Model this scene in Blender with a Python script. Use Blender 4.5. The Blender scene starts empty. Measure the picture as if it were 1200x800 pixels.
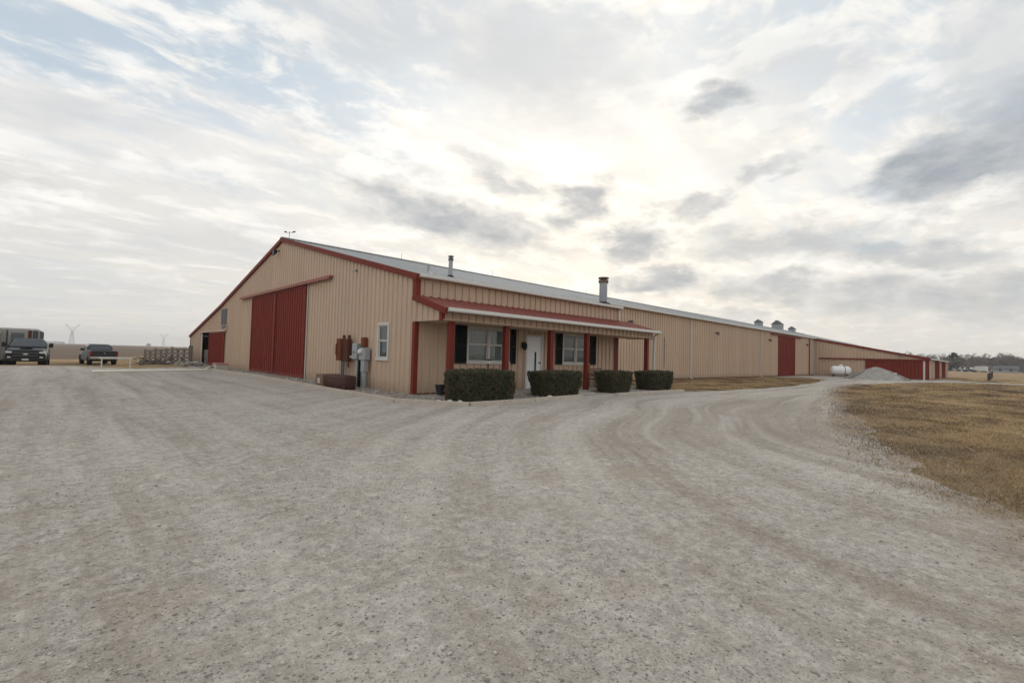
import bpy, math, random
import numpy as np
from mathutils import Vector, Matrix
random.seed(7); rng = np.random.default_rng(7)
sc = bpy.context.scene
COL = sc.collection
R_ = math.radians

# ------------------------------------------------------------------ camera
F_PX = 550.0; CAMH = 1.4
def _ray(u, v): return np.array([u-600.0, -(v-400.0), -F_PX])
_x = _ray(1170, 433); _x /= np.linalg.norm(_x)
_y = _ray(68, 402); _y = _y-_x*(_y@_x); _y /= np.linalg.norm(_y)
_z = np.cross(_x, _y); RM = np.array([_x, _y, _z])
def direction(u, v):
    d = RM@_ray(u, v); return d/np.linalg.norm(d)
cd = bpy.data.cameras.new('camera'); cam = bpy.data.objects.new('camera', cd); COL.objects.link(cam)
cd.sensor_width = 36; cd.lens = F_PX/1200*36; cd.clip_start = .05; cd.clip_end = 9000
m4 = Matrix([list(RM[0])+[0], list(RM[1])+[0], list(RM[2])+[CAMH], [0, 0, 0, 1]])
cam.matrix_world = m4; sc.camera = cam

# ------------------------------------------------------------------ mesh builder
class MB:
    def __init__(s): s.v = []; s.f = []; s.sm = []
    def face(s, pts, smooth=False):
        n = len(s.v); s.v += [tuple(p) for p in pts]; s.f.append(tuple(range(n, n+len(pts)))); s.sm.append(smooth)
    def grid(s, rows, smooth=True, closed=False):
        n = len(s.v); w = len(rows[0])
        for r in rows: s.v += [tuple(p) for p in r]
        for i in range(len(rows)-1):
            for j in range(w if closed else w-1):
                k = (j+1) % w
                s.f.append((n+i*w+j, n+i*w+k, n+(i+1)*w+k, n+(i+1)*w+j)); s.sm.append(smooth)
    def box(s, a, b, rot=0, org=None, bev=0):
        x0, y0, z0 = a; x1, y1, z1 = b
        if bev:
            # chamfered vertical edges and top
            e = bev
            def ring(z, i): return [(x0+i+e, y0+i, z), (x1-i-e, y0+i, z), (x1-i, y0+i+e, z), (x1-i, y1-i-e, z), (x1-i-e, y1-i, z), (x0+i+e, y1-i, z), (x0+i, y1-i-e, z), (x0+i, y0+i+e, z)]
            rows = [ring(z0, e*.6), ring(z0+e, 0), ring(z1-e, 0), ring(z1, e*.6)]
            rows = [[s._r(p, rot, org) for p in r] for r in rows]
            s.grid(rows, False, True); s.face(rows[-1]); s.face(rows[0][::-1]); return
        P = [s._r(p, rot, org) for p in [(x0, y0, z0), (x1, y0, z0), (x1, y1, z0), (x0, y1, z0), (x0, y0, z1), (x1, y0, z1), (x1, y1, z1), (x0, y1, z1)]]
        n = len(s.v); s.v += P
        for q in ((0, 3, 2, 1), (4, 5, 6, 7), (0, 1, 5, 4), (1, 2, 6, 5), (2, 3, 7, 6), (3, 0, 4, 7)):
            s.f.append(tuple(n+i for i in q)); s.sm.append(False)
    @staticmethod
    def _r(p, rot, org):
        if not rot: return tuple(p)
        ox, oy = org[0], org[1]; c, n = math.cos(rot), math.sin(rot); x, y = p[0]-ox, p[1]-oy
        return (ox+c*x-n*y, oy+n*x+c*y, p[2])
    def beam(s, p, q, w, h, up=(0, 0, 1)):
        p = Vector(p); q = Vector(q); d = (q-p).normalized(); u = Vector(up)
        if abs(d.dot(u)) > .98: u = Vector((1, 0, 0))
        a = d.cross(u).normalized(); b = a.cross(d).normalized()
        cs = [(-w/2, -h/2), (w/2, -h/2), (w/2, h/2), (-w/2, h/2)]
        A = [p+a*i+b*j for i, j in cs]; B = [q+a*i+b*j for i, j in cs]
        s.grid([A, B], False, True); s.face(A[::-1]); s.face(B)
    def tube(s, pts, r, n=8, cap=True):
        rr = r if isinstance(r, (list, tuple)) else [r]*len(pts)
        pts = [Vector(p) for p in pts]; rows = []
        for i, p in enumerate(pts):
            d = (pts[min(i+1, len(pts)-1)]-pts[max(i-1, 0)]).normalized()
            u = Vector((0, 0, 1)) if abs(d.z) < .9 else Vector((1, 0, 0))
            a = d.cross(u).normalized(); b = a.cross(d)
            rows.append([p+(a*math.cos(t)+b*math.sin(t))*rr[i] for t in [2*math.pi*k/n for k in range(n)]])
        s.grid(rows, True, True)
        if cap: s.face(rows[0][::-1]); s.face(rows[-1])
    def lathe(s, c, prof, n=20, axis='z', rot=0):
        rows = []
        for r, z in prof:
            row = []
            for k in range(n):
                t = 2*math.pi*k/n
                if axis == 'z': p = (c[0]+r*math.cos(t), c[1]+r*math.sin(t), c[2]+z)
                else:
                    q = (z, r*math.cos(t)); cc, ss = math.cos(rot), math.sin(rot)
                    p = (c[0]+q[0]*cc-q[1]*ss, c[1]+q[0]*ss+q[1]*cc, c[2]+r*math.sin(t))
                row.append(p)
            rows.append(row)
        s.grid(rows, True, True)
        s.face(rows[0][::-1]); s.face(rows[-1])
    def prism(s, poly, o, u, v, n, th):
        o = Vector(o); u = Vector(u); v = Vector(v); n = Vector(n)
        A = [o+u*a+v*b for a, b in poly]; B = [p+n*th for p in A]
        s.face(A[::-1]); s.face(B); s.grid([A+[A[0]], B+[B[0]]], False)
    def build(s, name, mat, parent=None, autosmooth=True):
        me = bpy.data.meshes.new(name); me.from_pydata(s.v, [], s.f); me.update()
        me.polygons.foreach_set('use_smooth', s.sm)
        if mat: me.materials.append(mat)
        o = bpy.data.objects.new(name, me); COL.objects.link(o)
        if parent: o.parent = parent
        if any(s.sm):
            m = o.data
            try: m.set_sharp_from_angle(angle=R_(38))
            except Exception: pass
        return o
def tag(o, label=None, cat=None, group=None, kind=None):
    if label: o['label'] = label
    if cat: o['category'] = cat
    if group: o['group'] = group
    if kind: o['kind'] = kind
    return o
def empty(name, loc=(0, 0, 0), rz=0):
    o = bpy.data.objects.new(name, None); COL.objects.link(o); o.location = loc; o.rotation_euler = (0, 0, rz); o.empty_display_size = .3; return o
def relink(objs, parent):  # put world-space meshes under an empty that has an offset
    inv = Matrix.Translation(parent.location).inverted() if not parent.rotation_euler[2] else parent.matrix_basis.inverted()
    for o in objs: o.data.transform(inv)
def copy_tree(o, parent=None):
    c = o.copy(); COL.objects.link(c); c.parent = parent
    for ch in [x for x in bpy.data.objects if x.parent == o]: copy_tree(ch, c)
    return c

# ------------------------------------------------------------------ materials
def newmat(name):
    m = bpy.data.materials.new(name); m.use_nodes = True; nt = m.node_tree; b = nt.nodes['Principled BSDF']; return m, nt, b
def N(nt, t, **k):
    n = nt.nodes.new(t)
    for a, b in k.items():
        if a in ('operation', 'blend_type', 'data_type', 'noise_dimensions', 'feature', 'distance', 'sky_type', 'interpolation_type', 'vector_type', 'label'): setattr(n, a, b)
        else:
            key = int(a[1:]) if a[0] == 'i' and a[1:].isdigit() else a.replace('_', ' ')
            n.inputs[key].default_value = b
    return n
def L(nt, a, b): nt.links.new(a, b)
def coords(nt, scale=(1, 1, 1), rot=(0, 0, 0)):
    g = N(nt, 'ShaderNodeNewGeometry'); mp = N(nt, 'ShaderNodeMapping'); mp.inputs['Scale'].default_value = scale; mp.inputs['Rotation'].default_value = rot
    L(nt, g.outputs['Position'], mp.inputs['Vector']); return mp.outputs['Vector']
def noise(nt, vec, scale, detail=4, rough=.55, dist=0):
    n = N(nt, 'ShaderNodeTexNoise', Scale=scale, Detail=detail, Roughness=rough, Distortion=dist)
    if vec is not None: L(nt, vec, n.inputs['Vector'])
    return n.outputs['Fac']
def mrange(nt, val, a, b, c=0, d=1, smooth=False):
    n = N(nt, 'ShaderNodeMapRange')
    if smooth: n.interpolation_type = 'SMOOTHSTEP'
    for k, x in zip(('From Min', 'From Max', 'To Min', 'To Max'), (a, b, c, d)): n.inputs[k].default_value = x
    L(nt, val, n.inputs['Value']); return n.outputs['Result']
def mix(nt, fac, a, b, blend='MIX'):
    n = nt.nodes.new('ShaderNodeMix'); n.data_type = 'RGBA'; n.blend_type = blend
    for sk, x in ((n.inputs[0], fac), (n.inputs[6], a), (n.inputs[7], b)):
        if isinstance(x, (int, float)): sk.default_value = x
        elif isinstance(x, (tuple, list)): sk.default_value = (x[0], x[1], x[2], 1)
        else: L(nt, x, sk)
    return n.outputs[2]
def mth(nt, op, a, b=None, c=None):
    n = nt.nodes.new('ShaderNodeMath'); n.operation = op
    for i, x in enumerate((a, b, c)):
        if x is None: continue
        if isinstance(x, (int, float)): n.inputs[i].default_value = x
        else: L(nt, x, n.inputs[i])
    return n.outputs[0]
def bump(nt, b, h, strength=.3, dist=.02):
    n = N(nt, 'ShaderNodeBump', Strength=strength, Distance=dist); L(nt, h, n.inputs['Height']); L(nt, n.outputs['Normal'], b.inputs['Normal'])
def painted(name, col, rough=.45, var=.12, dirt=.25, dirtcol=(.3, .25, .19), metal=0, spec=.22, wav=.0, nscale=1.3):
    m, nt, b = newmat(name); v = coords(nt)
    big = noise(nt, v, nscale, 5, .6); fine = noise(nt, coords(nt, (6, 6, .8)), 3, 5, .6)
    lo = tuple(c*(1-var) for c in col); hi = tuple(min(1, c*(1+var)) for c in col)
    c1 = mix(nt, big, lo, hi)
    d = mth(nt, 'MULTIPLY', mrange(nt, fine, .48, .85), dirt)
    c2 = mix(nt, d, c1, dirtcol)
    L(nt, c2, b.inputs['Base Color']); b.inputs['Metallic'].default_value = metal
    L(nt, mrange(nt, fine, .2, .8, rough-.08, rough+.15), b.inputs['Roughness'])
    b.inputs['Specular IOR Level'].default_value = spec
    if wav: bump(nt, b, noise(nt, coords(nt, (1, 1, .5)), 2.2, 2, .5), .35, wav)
    return m
def splash(m, z0, z1, colr, amt=.6):   # mud splashed up the foot of a wall, ragged edge
    nt = m.node_tree; b = nt.nodes['Principled BSDF']; src = b.inputs['Base Color'].links[0].from_socket
    g = N(nt, 'ShaderNodeNewGeometry'); sx = N(nt, 'ShaderNodeSeparateXYZ'); L(nt, g.outputs['Position'], sx.inputs[0])
    nz = noise(nt, coords(nt, (3, 3, 1.2)), 2.5, 6, .65)
    zz = mth(nt, 'ADD', sx.outputs['Z'], mth(nt, 'MULTIPLY', mth(nt, 'SUBTRACT', nz, .5), -.9))
    f = mth(nt, 'MULTIPLY', mrange(nt, zz, z0, z1, 1, 0, True), amt)
    L(nt, mix(nt, f, src, colr), b.inputs['Base Color'])
MT = {}
BEIGE = (.535, .392, .286)
MT['beige'] = painted('beige_metal', BEIGE, .42, .05, .16, (.36, .27, .19), wav=.003, nscale=.5)
def sheets(m, amt=.07):   # neighbouring steel sheets differ a little in tone
    nt = m.node_tree; b = nt.nodes['Principled BSDF']; src = b.inputs['Base Color'].links[0].from_socket
    g = N(nt, 'ShaderNodeNewGeometry'); sx = N(nt, 'ShaderNodeSeparateXYZ'); L(nt, g.outputs['Position'], sx.inputs[0])
    k = mth(nt, 'FLOOR', mth(nt, 'DIVIDE', mth(nt, 'ADD', sx.outputs['X'], sx.outputs['Y']), .981)); wn = N(nt, 'ShaderNodeTexWhiteNoise', noise_dimensions='1D'); L(nt, k, wn.inputs['W'])
    sc_ = N(nt, 'ShaderNodeVectorMath', operation='SCALE'); L(nt, src, sc_.inputs[0]); L(nt, mrange(nt, wn.outputs['Value'], 0, 1, 1-amt, 1+amt), sc_.inputs['Scale'])
    L(nt, sc_.outputs[0], b.inputs['Base Color'])
sheets(MT['beige'], .045)
splash(MT['beige'], -.2, .55, (.30, .225, .16), .7)
MT['red'] = painted('red_metal', (.185, .024, .014), .6, .12, .2, (.17, .03, .022), wav=.004); splash(MT['red'], -.2, .4, (.25, .13, .1), .4)
MT['redtrim'] = painted('red_trim', (.175, .024, .014), .6, .12, .2, (.2, .04, .03))
MT['redroof'] = painted('faded_red_roof', (.25, .075, .06), .5, .15, .35, (.4, .2, .17))
MT['redpost'] = painted('red_wood_post', (.165, .023, .013), .6, .2, .35, (.14, .02, .015))
MT['roof'] = painted('galvanised_roof', (.40, .41, .405), .5, .1, .45, (.26, .255, .24), metal=.0, spec=.35)
MT['white'] = painted('white_trim', (.60, .58, .545), .45, .05, .25, (.5, .46, .40))
MT['whitedoor'] = painted('white_door', (.78, .79, .80), .4, .03, .12, (.55, .52, .48))
MT['trackpink'] = painted('faded_track_cover', (.30, .10, .075), .5, .15, .4, (.2, .08, .06))
MT['capmetal'] = painted('weathered_cap', (.16, .11, .085), .7, .3, .6, (.07, .05, .04))
MT['black'] = painted('black_shutter', (.012, .012, .014), .5, .2, .1, (.03, .03, .03))
MT['blackm'] = painted('black_metal', (.02, .02, .022), .4, .3, .3, (.05, .04, .035))
MT['rust'] = painted('rusty_steel', (.17, .055, .026), .8, .35, .8, (.08, .03, .02))
MT['rustdk'] = painted('dark_rust', (.10, .035, .022), .8, .35, .8, (.05, .022, .016))
MT['brownplastic'] = painted('brown_planter', (.075, .032, .026), .6, .15, .4, (.12, .07, .05))
MT['tanplastic'] = painted('weathered_tan', (.20, .12, .085), .7, .25, .5, (.1, .06, .04))
MT['grey'] = painted('grey_utility_metal', (.36, .38, .39), .45, .08, .4, (.22, .22, .21), metal=.2)
MT['greydk'] = painted('dark_grey_pipe', (.13, .14, .145), .5, .15, .4, (.08, .08, .08))
MT['galv'] = painted('galvanised_flue', (.30, .31, .34), .35, .2, .5, (.2, .15, .12), metal=.6)
MT['concrete'] = painted('concrete', (.42, .38, .33), .85, .12, .5, (.25, .21, .17))
MT['kerb'] = painted('pale_kerb', (.50, .44, .37), .85, .15, .6, (.24, .19, .15), nscale=4)
MT['wood'] = painted('weathered_wood', (.22, .19, .165), .85, .3, .6, (.09, .075, .065), nscale=5)
MT['wooddk'] = painted('dark_wood', (.09, .07, .055), .85, .3, .6, (.04, .03, .025), nscale=5)
MT['tank'] = painted('white_tank_paint', (.80, .80, .79), .35, .04, .35, (.5, .47, .42))
MT['cream'] = painted('cream_cooler', (.5, .47, .4), .6, .1, .4, (.3, .26, .2))
MT['pink'] = painted('faded_pink_lid', (.45, .22, .19), .6, .1, .3, (.3, .15, .12))
MT['chrome'] = painted('chrome', (.6, .6, .6), .18, .05, .1, (.3, .3, .3), metal=.9)
MT['truckblk'] = painted('black_truck_paint', (.005, .006, .008), .35, .2, .15, (.04, .037, .033), spec=.35)
MT['truckgry'] = painted('charcoal_truck_paint', (.03, .034, .04), .35, .1, .25, (.09, .08, .07), spec=.35)
MT['tyre'] = painted('tyre_rubber', (.02, .02, .02), .9, .2, .6, (.07, .06, .05))
MT['lampglass'] = painted('lamp_lens', (.7, .7, .68), .15, .05, .1, (.5, .5, .5))
MT['taillight'] = painted('tail_light_lens', (.22, .015, .015), .2, .1, .1, (.1, .01, .01))
MT['trailer'] = painted('trailer_aluminium', (.33, .315, .30), .4, .2, .5, (.18, .17, .17), metal=.4)
MT['trailerdk'] = painted('trailer_dark_panel', (.07, .075, .085), .45, .2, .4, (.12, .05, .045))
MT['curtain'] = painted('net_curtain', (.46, .47, .44), .9, .12, .3, (.3, .3, .28), nscale=7)
MT['blind'] = painted('window_blind', (.20, .23, .25), .7, .05, .2, (.3, .3, .28))
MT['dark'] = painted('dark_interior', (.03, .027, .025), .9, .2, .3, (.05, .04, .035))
MT['bark'] = painted('winter_bark', (.20, .175, .165), .9, .2, .4, (.07, .06, .055))
MT['evergreen'] = painted('far_evergreen', (.035, .045, .03), .9, .2, .4, (.02, .025, .02))
MT['pylon'] = painted('pylon_steel', (.20, .20, .20), .6, .1, .2, (.15, .15, .15), metal=.0)
MT['shingle'] = painted('grey_shingle', (.15, .15, .16), .85, .2, .4, (.09, .09, .09))
MT['siding'] = painted('pale_siding', (.62, .62, .60), .7, .05, .2, (.45, .43, .4))
def glassmat(name, tint, refl=.35):
    m, nt, b = newmat(name); out = nt.nodes['Material Output']; nt.nodes.remove(b)
    tr = N(nt, 'ShaderNodeBsdfTransparent', Color=(*tint, 1)); gl = N(nt, 'ShaderNodeBsdfGlossy', Color=(.95, .95, .95, 1), Roughness=.04)
    bp = N(nt, 'ShaderNodeBump', Strength=.08, Distance=.01); L(nt, noise(nt, coords(nt), 3, 2), bp.inputs['Height']); L(nt, bp.outputs[0], gl.inputs['Normal'])
    fr = N(nt, 'ShaderNodeLayerWeight', Blend=.5)
    f = mth(nt, 'ADD', mth(nt, 'MULTIPLY', mth(nt, 'POWER', fr.outputs['Facing'], 4.0), .85), .05+refl*.07)
    ms = N(nt, 'ShaderNodeMixShader'); L(nt, f, ms.inputs[0]); L(nt, tr.outputs[0], ms.inputs[1]); L(nt, gl.outputs[0], ms.inputs[2]); L(nt, ms.outputs[0], out.inputs['Surface']); return m
MT['glass'] = glassmat('window_glass', (.6, .66, .68))
MT['autoglass'] = glassmat('vehicle_glass', (.12, .14, .15), .9)

# gravel
def gravel_mat(name, c0, c1, c2, tracks=True, big=1.0):
    m, nt, b = newmat(name); v = coords(nt)
    n1 = noise(nt, v, .22, 6, .6); n2 = noise(nt, v, 1.7, 6, .7); n3 = noise(nt, v, 22*big, 5, .7)
    col = mix(nt, mrange(nt, n1, .35, .68), c0, c1)
    col = mix(nt, mrange(nt, n2, .42, .75), col, c2)
    stones = None
    vo = N(nt, 'ShaderNodeTexVoronoi', Scale=55*big); L(nt, v, vo.inputs['Vector'])
    vo2 = N(nt, 'ShaderNodeTexVoronoi', Scale=20*big); L(nt, v, vo2.inputs['Vector'])
    sp = N(nt, 'ShaderNodeSeparateColor'); L(nt, vo.outputs['Color'], sp.inputs[0])
    sp2 = N(nt, 'ShaderNodeSeparateColor'); L(nt, vo2.outputs['Color'], sp2.inputs[0])
    dens = mrange(nt, noise(nt, v, .8, 5, .65), .45, .60)   # where loose chips lie
    st = mth(nt, 'ADD', .90, mth(nt, 'MULTIPLY', sp.outputs[0], .20))
    f = N(nt, 'ShaderNodeVectorMath', operation='SCALE'); L(nt, col, f.inputs[0]); L(nt, st, f.inputs['Scale']); col = f.outputs[0]
    darkst = mth(nt, 'MULTIPLY', mth(nt, 'GREATER_THAN', sp2.outputs[0], .80), mth(nt, 'MULTIPLY', mrange(nt, vo2.outputs['Distance'], .25, .42, 1, 0), mth(nt, 'ADD', .06, mth(nt, 'MULTIPLY', dens, .35))))
    col = mix(nt, darkst, col, tuple(c*.45 for c in c0))
    lightst = mth(nt, 'MULTIPLY', mth(nt, 'GREATER_THAN', sp.outputs[1], .9), .22)
    col = mix(nt, lightst, col, (.60, .59, .57))
    fg = noise(nt, v, 9, 10, .86)
    fsc = N(nt, 'ShaderNodeVectorMath', operation='SCALE'); L(nt, col, fsc.inputs[0]); L(nt, mrange(nt, fg, .38, .62, .76, 1.24), fsc.inputs['Scale']); col = fsc.outputs[0]
    if tracks:
        # wheel streaks: one family bends round the corner into the drive, one runs up the yard
        g = N(nt, 'ShaderNodeNewGeometry'); sx = N(nt, 'ShaderNodeSeparateXYZ'); L(nt, g.outputs['Position'], sx.inputs[0]); X, Y = sx.outputs[0], sx.outputs[1]
        wob = mth(nt, 'MULTIPLY', mth(nt, 'SUBTRACT', noise(nt, v, .10, 1), .5), 3.0)
        dx = mth(nt, 'MINIMUM', mth(nt, 'SUBTRACT', X, 17), 0); px = mth(nt, 'MAXIMUM', mth(nt, 'SUBTRACT', X, 17), 0); dy = mth(nt, 'ADD', Y, 6)
        r = mth(nt, 'SQRT', mth(nt, 'ADD', mth(nt, 'MULTIPLY', dx, dx), mth(nt, 'MULTIPLY', dy, dy)))
        r = mth(nt, 'ADD', mth(nt, 'SUBTRACT', r, mth(nt, 'MULTIPLY', px, .10)), wob)
        sa = mth(nt, 'ADD', mth(nt, 'MULTIPLY', mth(nt, 'ARCTAN2', dy, mth(nt, 'SUBTRACT', dx, .001)), -12), px)
        def pol(fr, fs, off=0, detail=5, rough=.62):
            cb = N(nt, 'ShaderNodeCombineXYZ'); L(nt, mth(nt, 'MULTIPLY', r, fr), cb.inputs[0]); L(nt, mth(nt, 'MULTIPLY', sa, fs), cb.inputs[1]); cb.inputs[2].default_value = off
            return noise(nt, cb.outputs[0], 1.0, detail, rough)
        gA = pol(1.3, .09, 0, 6, .68); gB = noise(nt, coords(nt, (1.5, .09, 1), (0, 0, R_(-5))), 1.0, 6, .68, .15)
        sel = mrange(nt, mth(nt, 'ADD', mth(nt, 'SUBTRACT', X, mth(nt, 'MULTIPLY', Y, .25)), wob), -1.5, 4.5, 0, 1, True)
        mx = N(nt, 'ShaderNodeMix'); L(nt, sel, mx.inputs[0]); L(nt, gB, mx.inputs[2]); L(nt, gA, mx.inputs[3]); st_ = mx.outputs[0]
        brk = noise(nt, v, .8, 5, .65)
        st2 = mth(nt, 'ADD', mth(nt, 'MULTIPLY', st_, .75), mth(nt, 'MULTIPLY', brk, .25))
        col = mix(nt, mth(nt, 'MULTIPLY', mrange(nt, st2, .50, .60), .5), col, (.58, .53, .46))
        col = mix(nt, mth(nt, 'MULTIPLY', mrange(nt, st2, .49, .40), .46), col, (.24, .19, .145))
        gC = pol(2.1, .05, 4, 3, .5)
        # pale wheel lines where the trucks cut the corner
        cx_ = mth(nt, 'DIVIDE', mth(nt, 'SUBTRACT', X, 16), 10); cy_ = mth(nt, 'DIVIDE', mth(nt, 'SUBTRACT', Y, 4.2), 2.6)
        corner = mrange(nt, mth(nt, 'ADD', mth(nt, 'MULTIPLY', cx_, cx_), mth(nt, 'MULTIPLY', cy_, cy_)), 1.3, .5, 0, 1, True)
        col = mix(nt, mth(nt, 'MULTIPLY', corner, .45), col, (.25, .205, .16))
        col = mix(nt, mth(nt, 'MULTIPLY', mth(nt, 'MULTIPLY', mrange(nt, gC, .50, .60), mth(nt, 'MULTIPLY', mth(nt, 'ADD', .3, corner), mrange(nt, brk, .35, .6, .3, 1))), .5), col, (.54, .50, .45))
        # trodden earth where the gravel thins out against the grass
        ed = mth(nt, 'ADD', mth(nt, 'SUBTRACT', Y, mth(nt, 'MULTIPLY', X, .2477)), 1.88)
        edn = mth(nt, 'ADD', ed, mth(nt, 'MULTIPLY', mth(nt, 'SUBTRACT', noise(nt, v, 1.6, 7, .75), .5), 2.6))
        emask = mth(nt, 'MULTIPLY', mrange(nt, edn, .9, -.1, 0, .8), mrange(nt, X, 34, 30))
        col = mix(nt, emask, col, (.24, .17, .10))
        col = mix(nt, mth(nt, 'MULTIPLY', mrange(nt, fg, .58, .42), mth(nt, 'ADD', .12, mth(nt, 'MULTIPLY', dens, .22))), col, (.12, .10, .085))
        soil = mth(nt, 'MULTIPLY', mrange(nt, noise(nt, v, .45, 6, .7), .56, .70), .5); col = mix(nt, soil, col, (.34, .25, .17))
    L(nt, col, b.inputs['Base Color']); b.inputs['Roughness'].default_value = .95; b.inputs['Specular IOR Level'].default_value = .15
    h = mth(nt, 'ADD', mth(nt, 'MULTIPLY', mrange(nt, vo.outputs['Distance'], 0, .6, 1, 0), .5), mth(nt, 'ADD', mth(nt, 'MULTIPLY', n3, .8), mth(nt, 'MULTIPLY', mrange(nt, vo2.outputs['Distance'], 0, .5, 1, 0), mth(nt, 'MULTIPLY', dens, .8))))
    bump(nt, b, h, .6, .012)
    return m
MT['gravel'] = gravel_mat('gravel_yard_surface', (.405, .365, .32), (.475, .435, .385), (.34, .29, .24))
MT['gravelpile'] = gravel_mat('gravel_heap_surface', (.33, .31, .28), (.40, .375, .34), (.26, .235, .205), False, .4)
MT['rockbed'] = gravel_mat('rock_bed_surface', (.26, .215, .175), (.36, .31, .26), (.17, .135, .11), False, .5)
def stone_mat(name, a, b2):
    m, nt, b = newmat(name); g = N(nt, 'ShaderNodeNewGeometry')
    c = mix(nt, g.outputs['Random Per Island'], a, b2)
    c = mix(nt, mth(nt, 'MULTIPLY', noise(nt, coords(nt), 40, 3), .5), c, (.45, .42, .38))
    L(nt, c, b.inputs['Base Color']); b.inputs['Roughness'].default_value = .9; return m
MT['stones'] = stone_mat('loose_stone', (.12, .105, .09), (.62, .56, .49))
MT['whitestone'] = stone_mat('white_rock', (.5, .48, .45), (.7, .68, .65))
# dry grass ground
def field_mat():
    m, nt, b = newmat('dry_field'); v = coords(nt)
    n1 = noise(nt, v, .16, 6, .62, .3); n2 = noise(nt, v, 1.1, 6, .7); n3 = noise(nt, v, 9, 6, .75); ns = noise(nt, coords(nt, (.25, 1, 1), (0, 0, R_(20))), .5, 5, .6)
    col = mix(nt, mrange(nt, n1, .38, .66), (.44, .30, .155), (.32, .215, .11))
    col = mix(nt, mth(nt, 'MULTIPLY', mrange(nt, ns, .46, .57), .9), col, (.13, .088, .055))
    col = mix(nt, mth(nt, 'MULTIPLY', mrange(nt, n2, .5, .72), .55), col, (.115, .09, .055))
    col = mix(nt, mth(nt, 'MULTIPLY', mrange(nt, n3, .5, .8), .5), col, (.42, .31, .18))
    col = mix(nt, mth(nt, 'MULTIPLY', mrange(nt, noise(nt, v, .35, 3), .55, .75), .35), col, (.13, .14, .06))
    g = N(nt, 'ShaderNodeNewGeometry'); sx = N(nt, 'ShaderNodeSeparateXYZ'); L(nt, g.outputs['Position'], sx.inputs[0])
    # ploughed brown land to the north-west beyond the tan verge, far pale land elsewhere
    edge = mth(nt, 'ADD', sx.outputs['Y'], mth(nt, 'MULTIPLY', n1, 6))
    land = mix(nt, mrange(nt, noise(nt, coords(nt, (.2, 1, 1)), .03, 5, .6), .4, .6), (.165, .118, .088), (.215, .16, .115))
    land = mix(nt, mth(nt, 'MULTIPLY', mrange(nt, n2, .4, .7), .4), land, (.12, .088, .068))
    ploughed = mth(nt, 'MULTIPLY', mrange(nt, edge, 78, 84), mrange(nt, sx.outputs['X'], 120, 60))
    col = mix(nt, ploughed, col, land)
    tan = mth(nt, 'MULTIPLY', mrange(nt, sx.outputs['X'], 85, 110), mrange(nt, sx.outputs['Y'], 60, 20))
    col = mix(nt, mth(nt, 'MULTIPLY', tan, .75), col, mix(nt, n1, (.40, .27, .165), (.30, .215, .13)))
    ed = mth(nt, 'ADD', mth(nt, 'SUBTRACT', sx.outputs['Y'], mth(nt, 'MULTIPLY', sx.outputs['X'], .2477)), 1.88)
    edn = mth(nt, 'ADD', ed, mth(nt, 'MULTIPLY', mth(nt, 'SUBTRACT', noise(nt, v, 1.6, 7, .75), .5), 3.2))
    col = mix(nt, mth(nt, 'MULTIPLY', mth(nt, 'MULTIPLY', mrange(nt, edn, -1.3, .1, 0, .75), mrange(nt, sx.outputs['X'], 34, 30)), mrange(nt, ed, 3, 2)), col, (.25, .185, .115))
    # trodden soil patches near the fence
    dx = mth(nt, 'DIVIDE', mth(nt, 'SUBTRACT', sx.outputs['X'], 42), 15); dy = mth(nt, 'DIVIDE', mth(nt, 'SUBTRACT', sx.outputs['Y'], -4), 7)
    rr = mth(nt, 'ADD', mth(nt, 'ADD', mth(nt, 'MULTIPLY', dx, dx), mth(nt, 'MULTIPLY', dy, dy)), mth(nt, 'MULTIPLY', n2, 1.2))
    soil = mth(nt, 'MULTIPLY', mrange(nt, rr, 1.9, .9), mrange(nt, ns, .40, .58))
    col = mix(nt, mth(nt, 'MULTIPLY', soil, .75), col, (.115, .08, .058))
    L(nt, col, b.inputs['Base Color']); b.inputs['Roughness'].default_value = 1; b.inputs['Specular IOR Level'].default_value = .1
    bump(nt, b, mth(nt, 'ADD', n3, mth(nt, 'MULTIPLY', noise(nt, v, 40, 3, .7), .6)), .8, .05); return m
MT['field'] = field_mat()
def blade_mat():
    m, nt, b = newmat('dry_grass_blades'); g = N(nt, 'ShaderNodeNewGeometry')
    v = coords(nt); n1 = noise(nt, v, .5, 5, .65)
    c = mix(nt, g.outputs['Random Per Island'], (.56, .41, .24), (.30, .21, .115))
    c = mix(nt, mth(nt, 'MULTIPLY', mrange(nt, n1, .46, .56), .9), c, (.15, .10, .06))
    L(nt, c, b.inputs['Base Color']); b.inputs['Roughness'].default_value = .9; b.inputs['Specular IOR Level'].default_value = .1; return m
MT['blades'] = blade_mat()
def leaf_mat():
    m, nt, b = newmat('boxwood_leaves'); g = N(nt, 'ShaderNodeNewGeometry')
    c = mix(nt, g.outputs['Random Per Island'], (.022, .028, .012), (.085, .092, .036))
    c = mix(nt, mth(nt, 'MULTIPLY', mrange(nt, noise(nt, coords(nt), 4.5, 5, .7), .46, .62), .75), c, (.14, .09, .045))
    L(nt, c, b.inputs['Base Color']); b.inputs['Roughness'].default_value = .6; return m
MT['leaf'] = leaf_mat(); MT['leafcore'] = painted('hedge_inner_twigs', (.02, .018, .012), .95, .3, .4, (.03, .02, .012))

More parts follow.
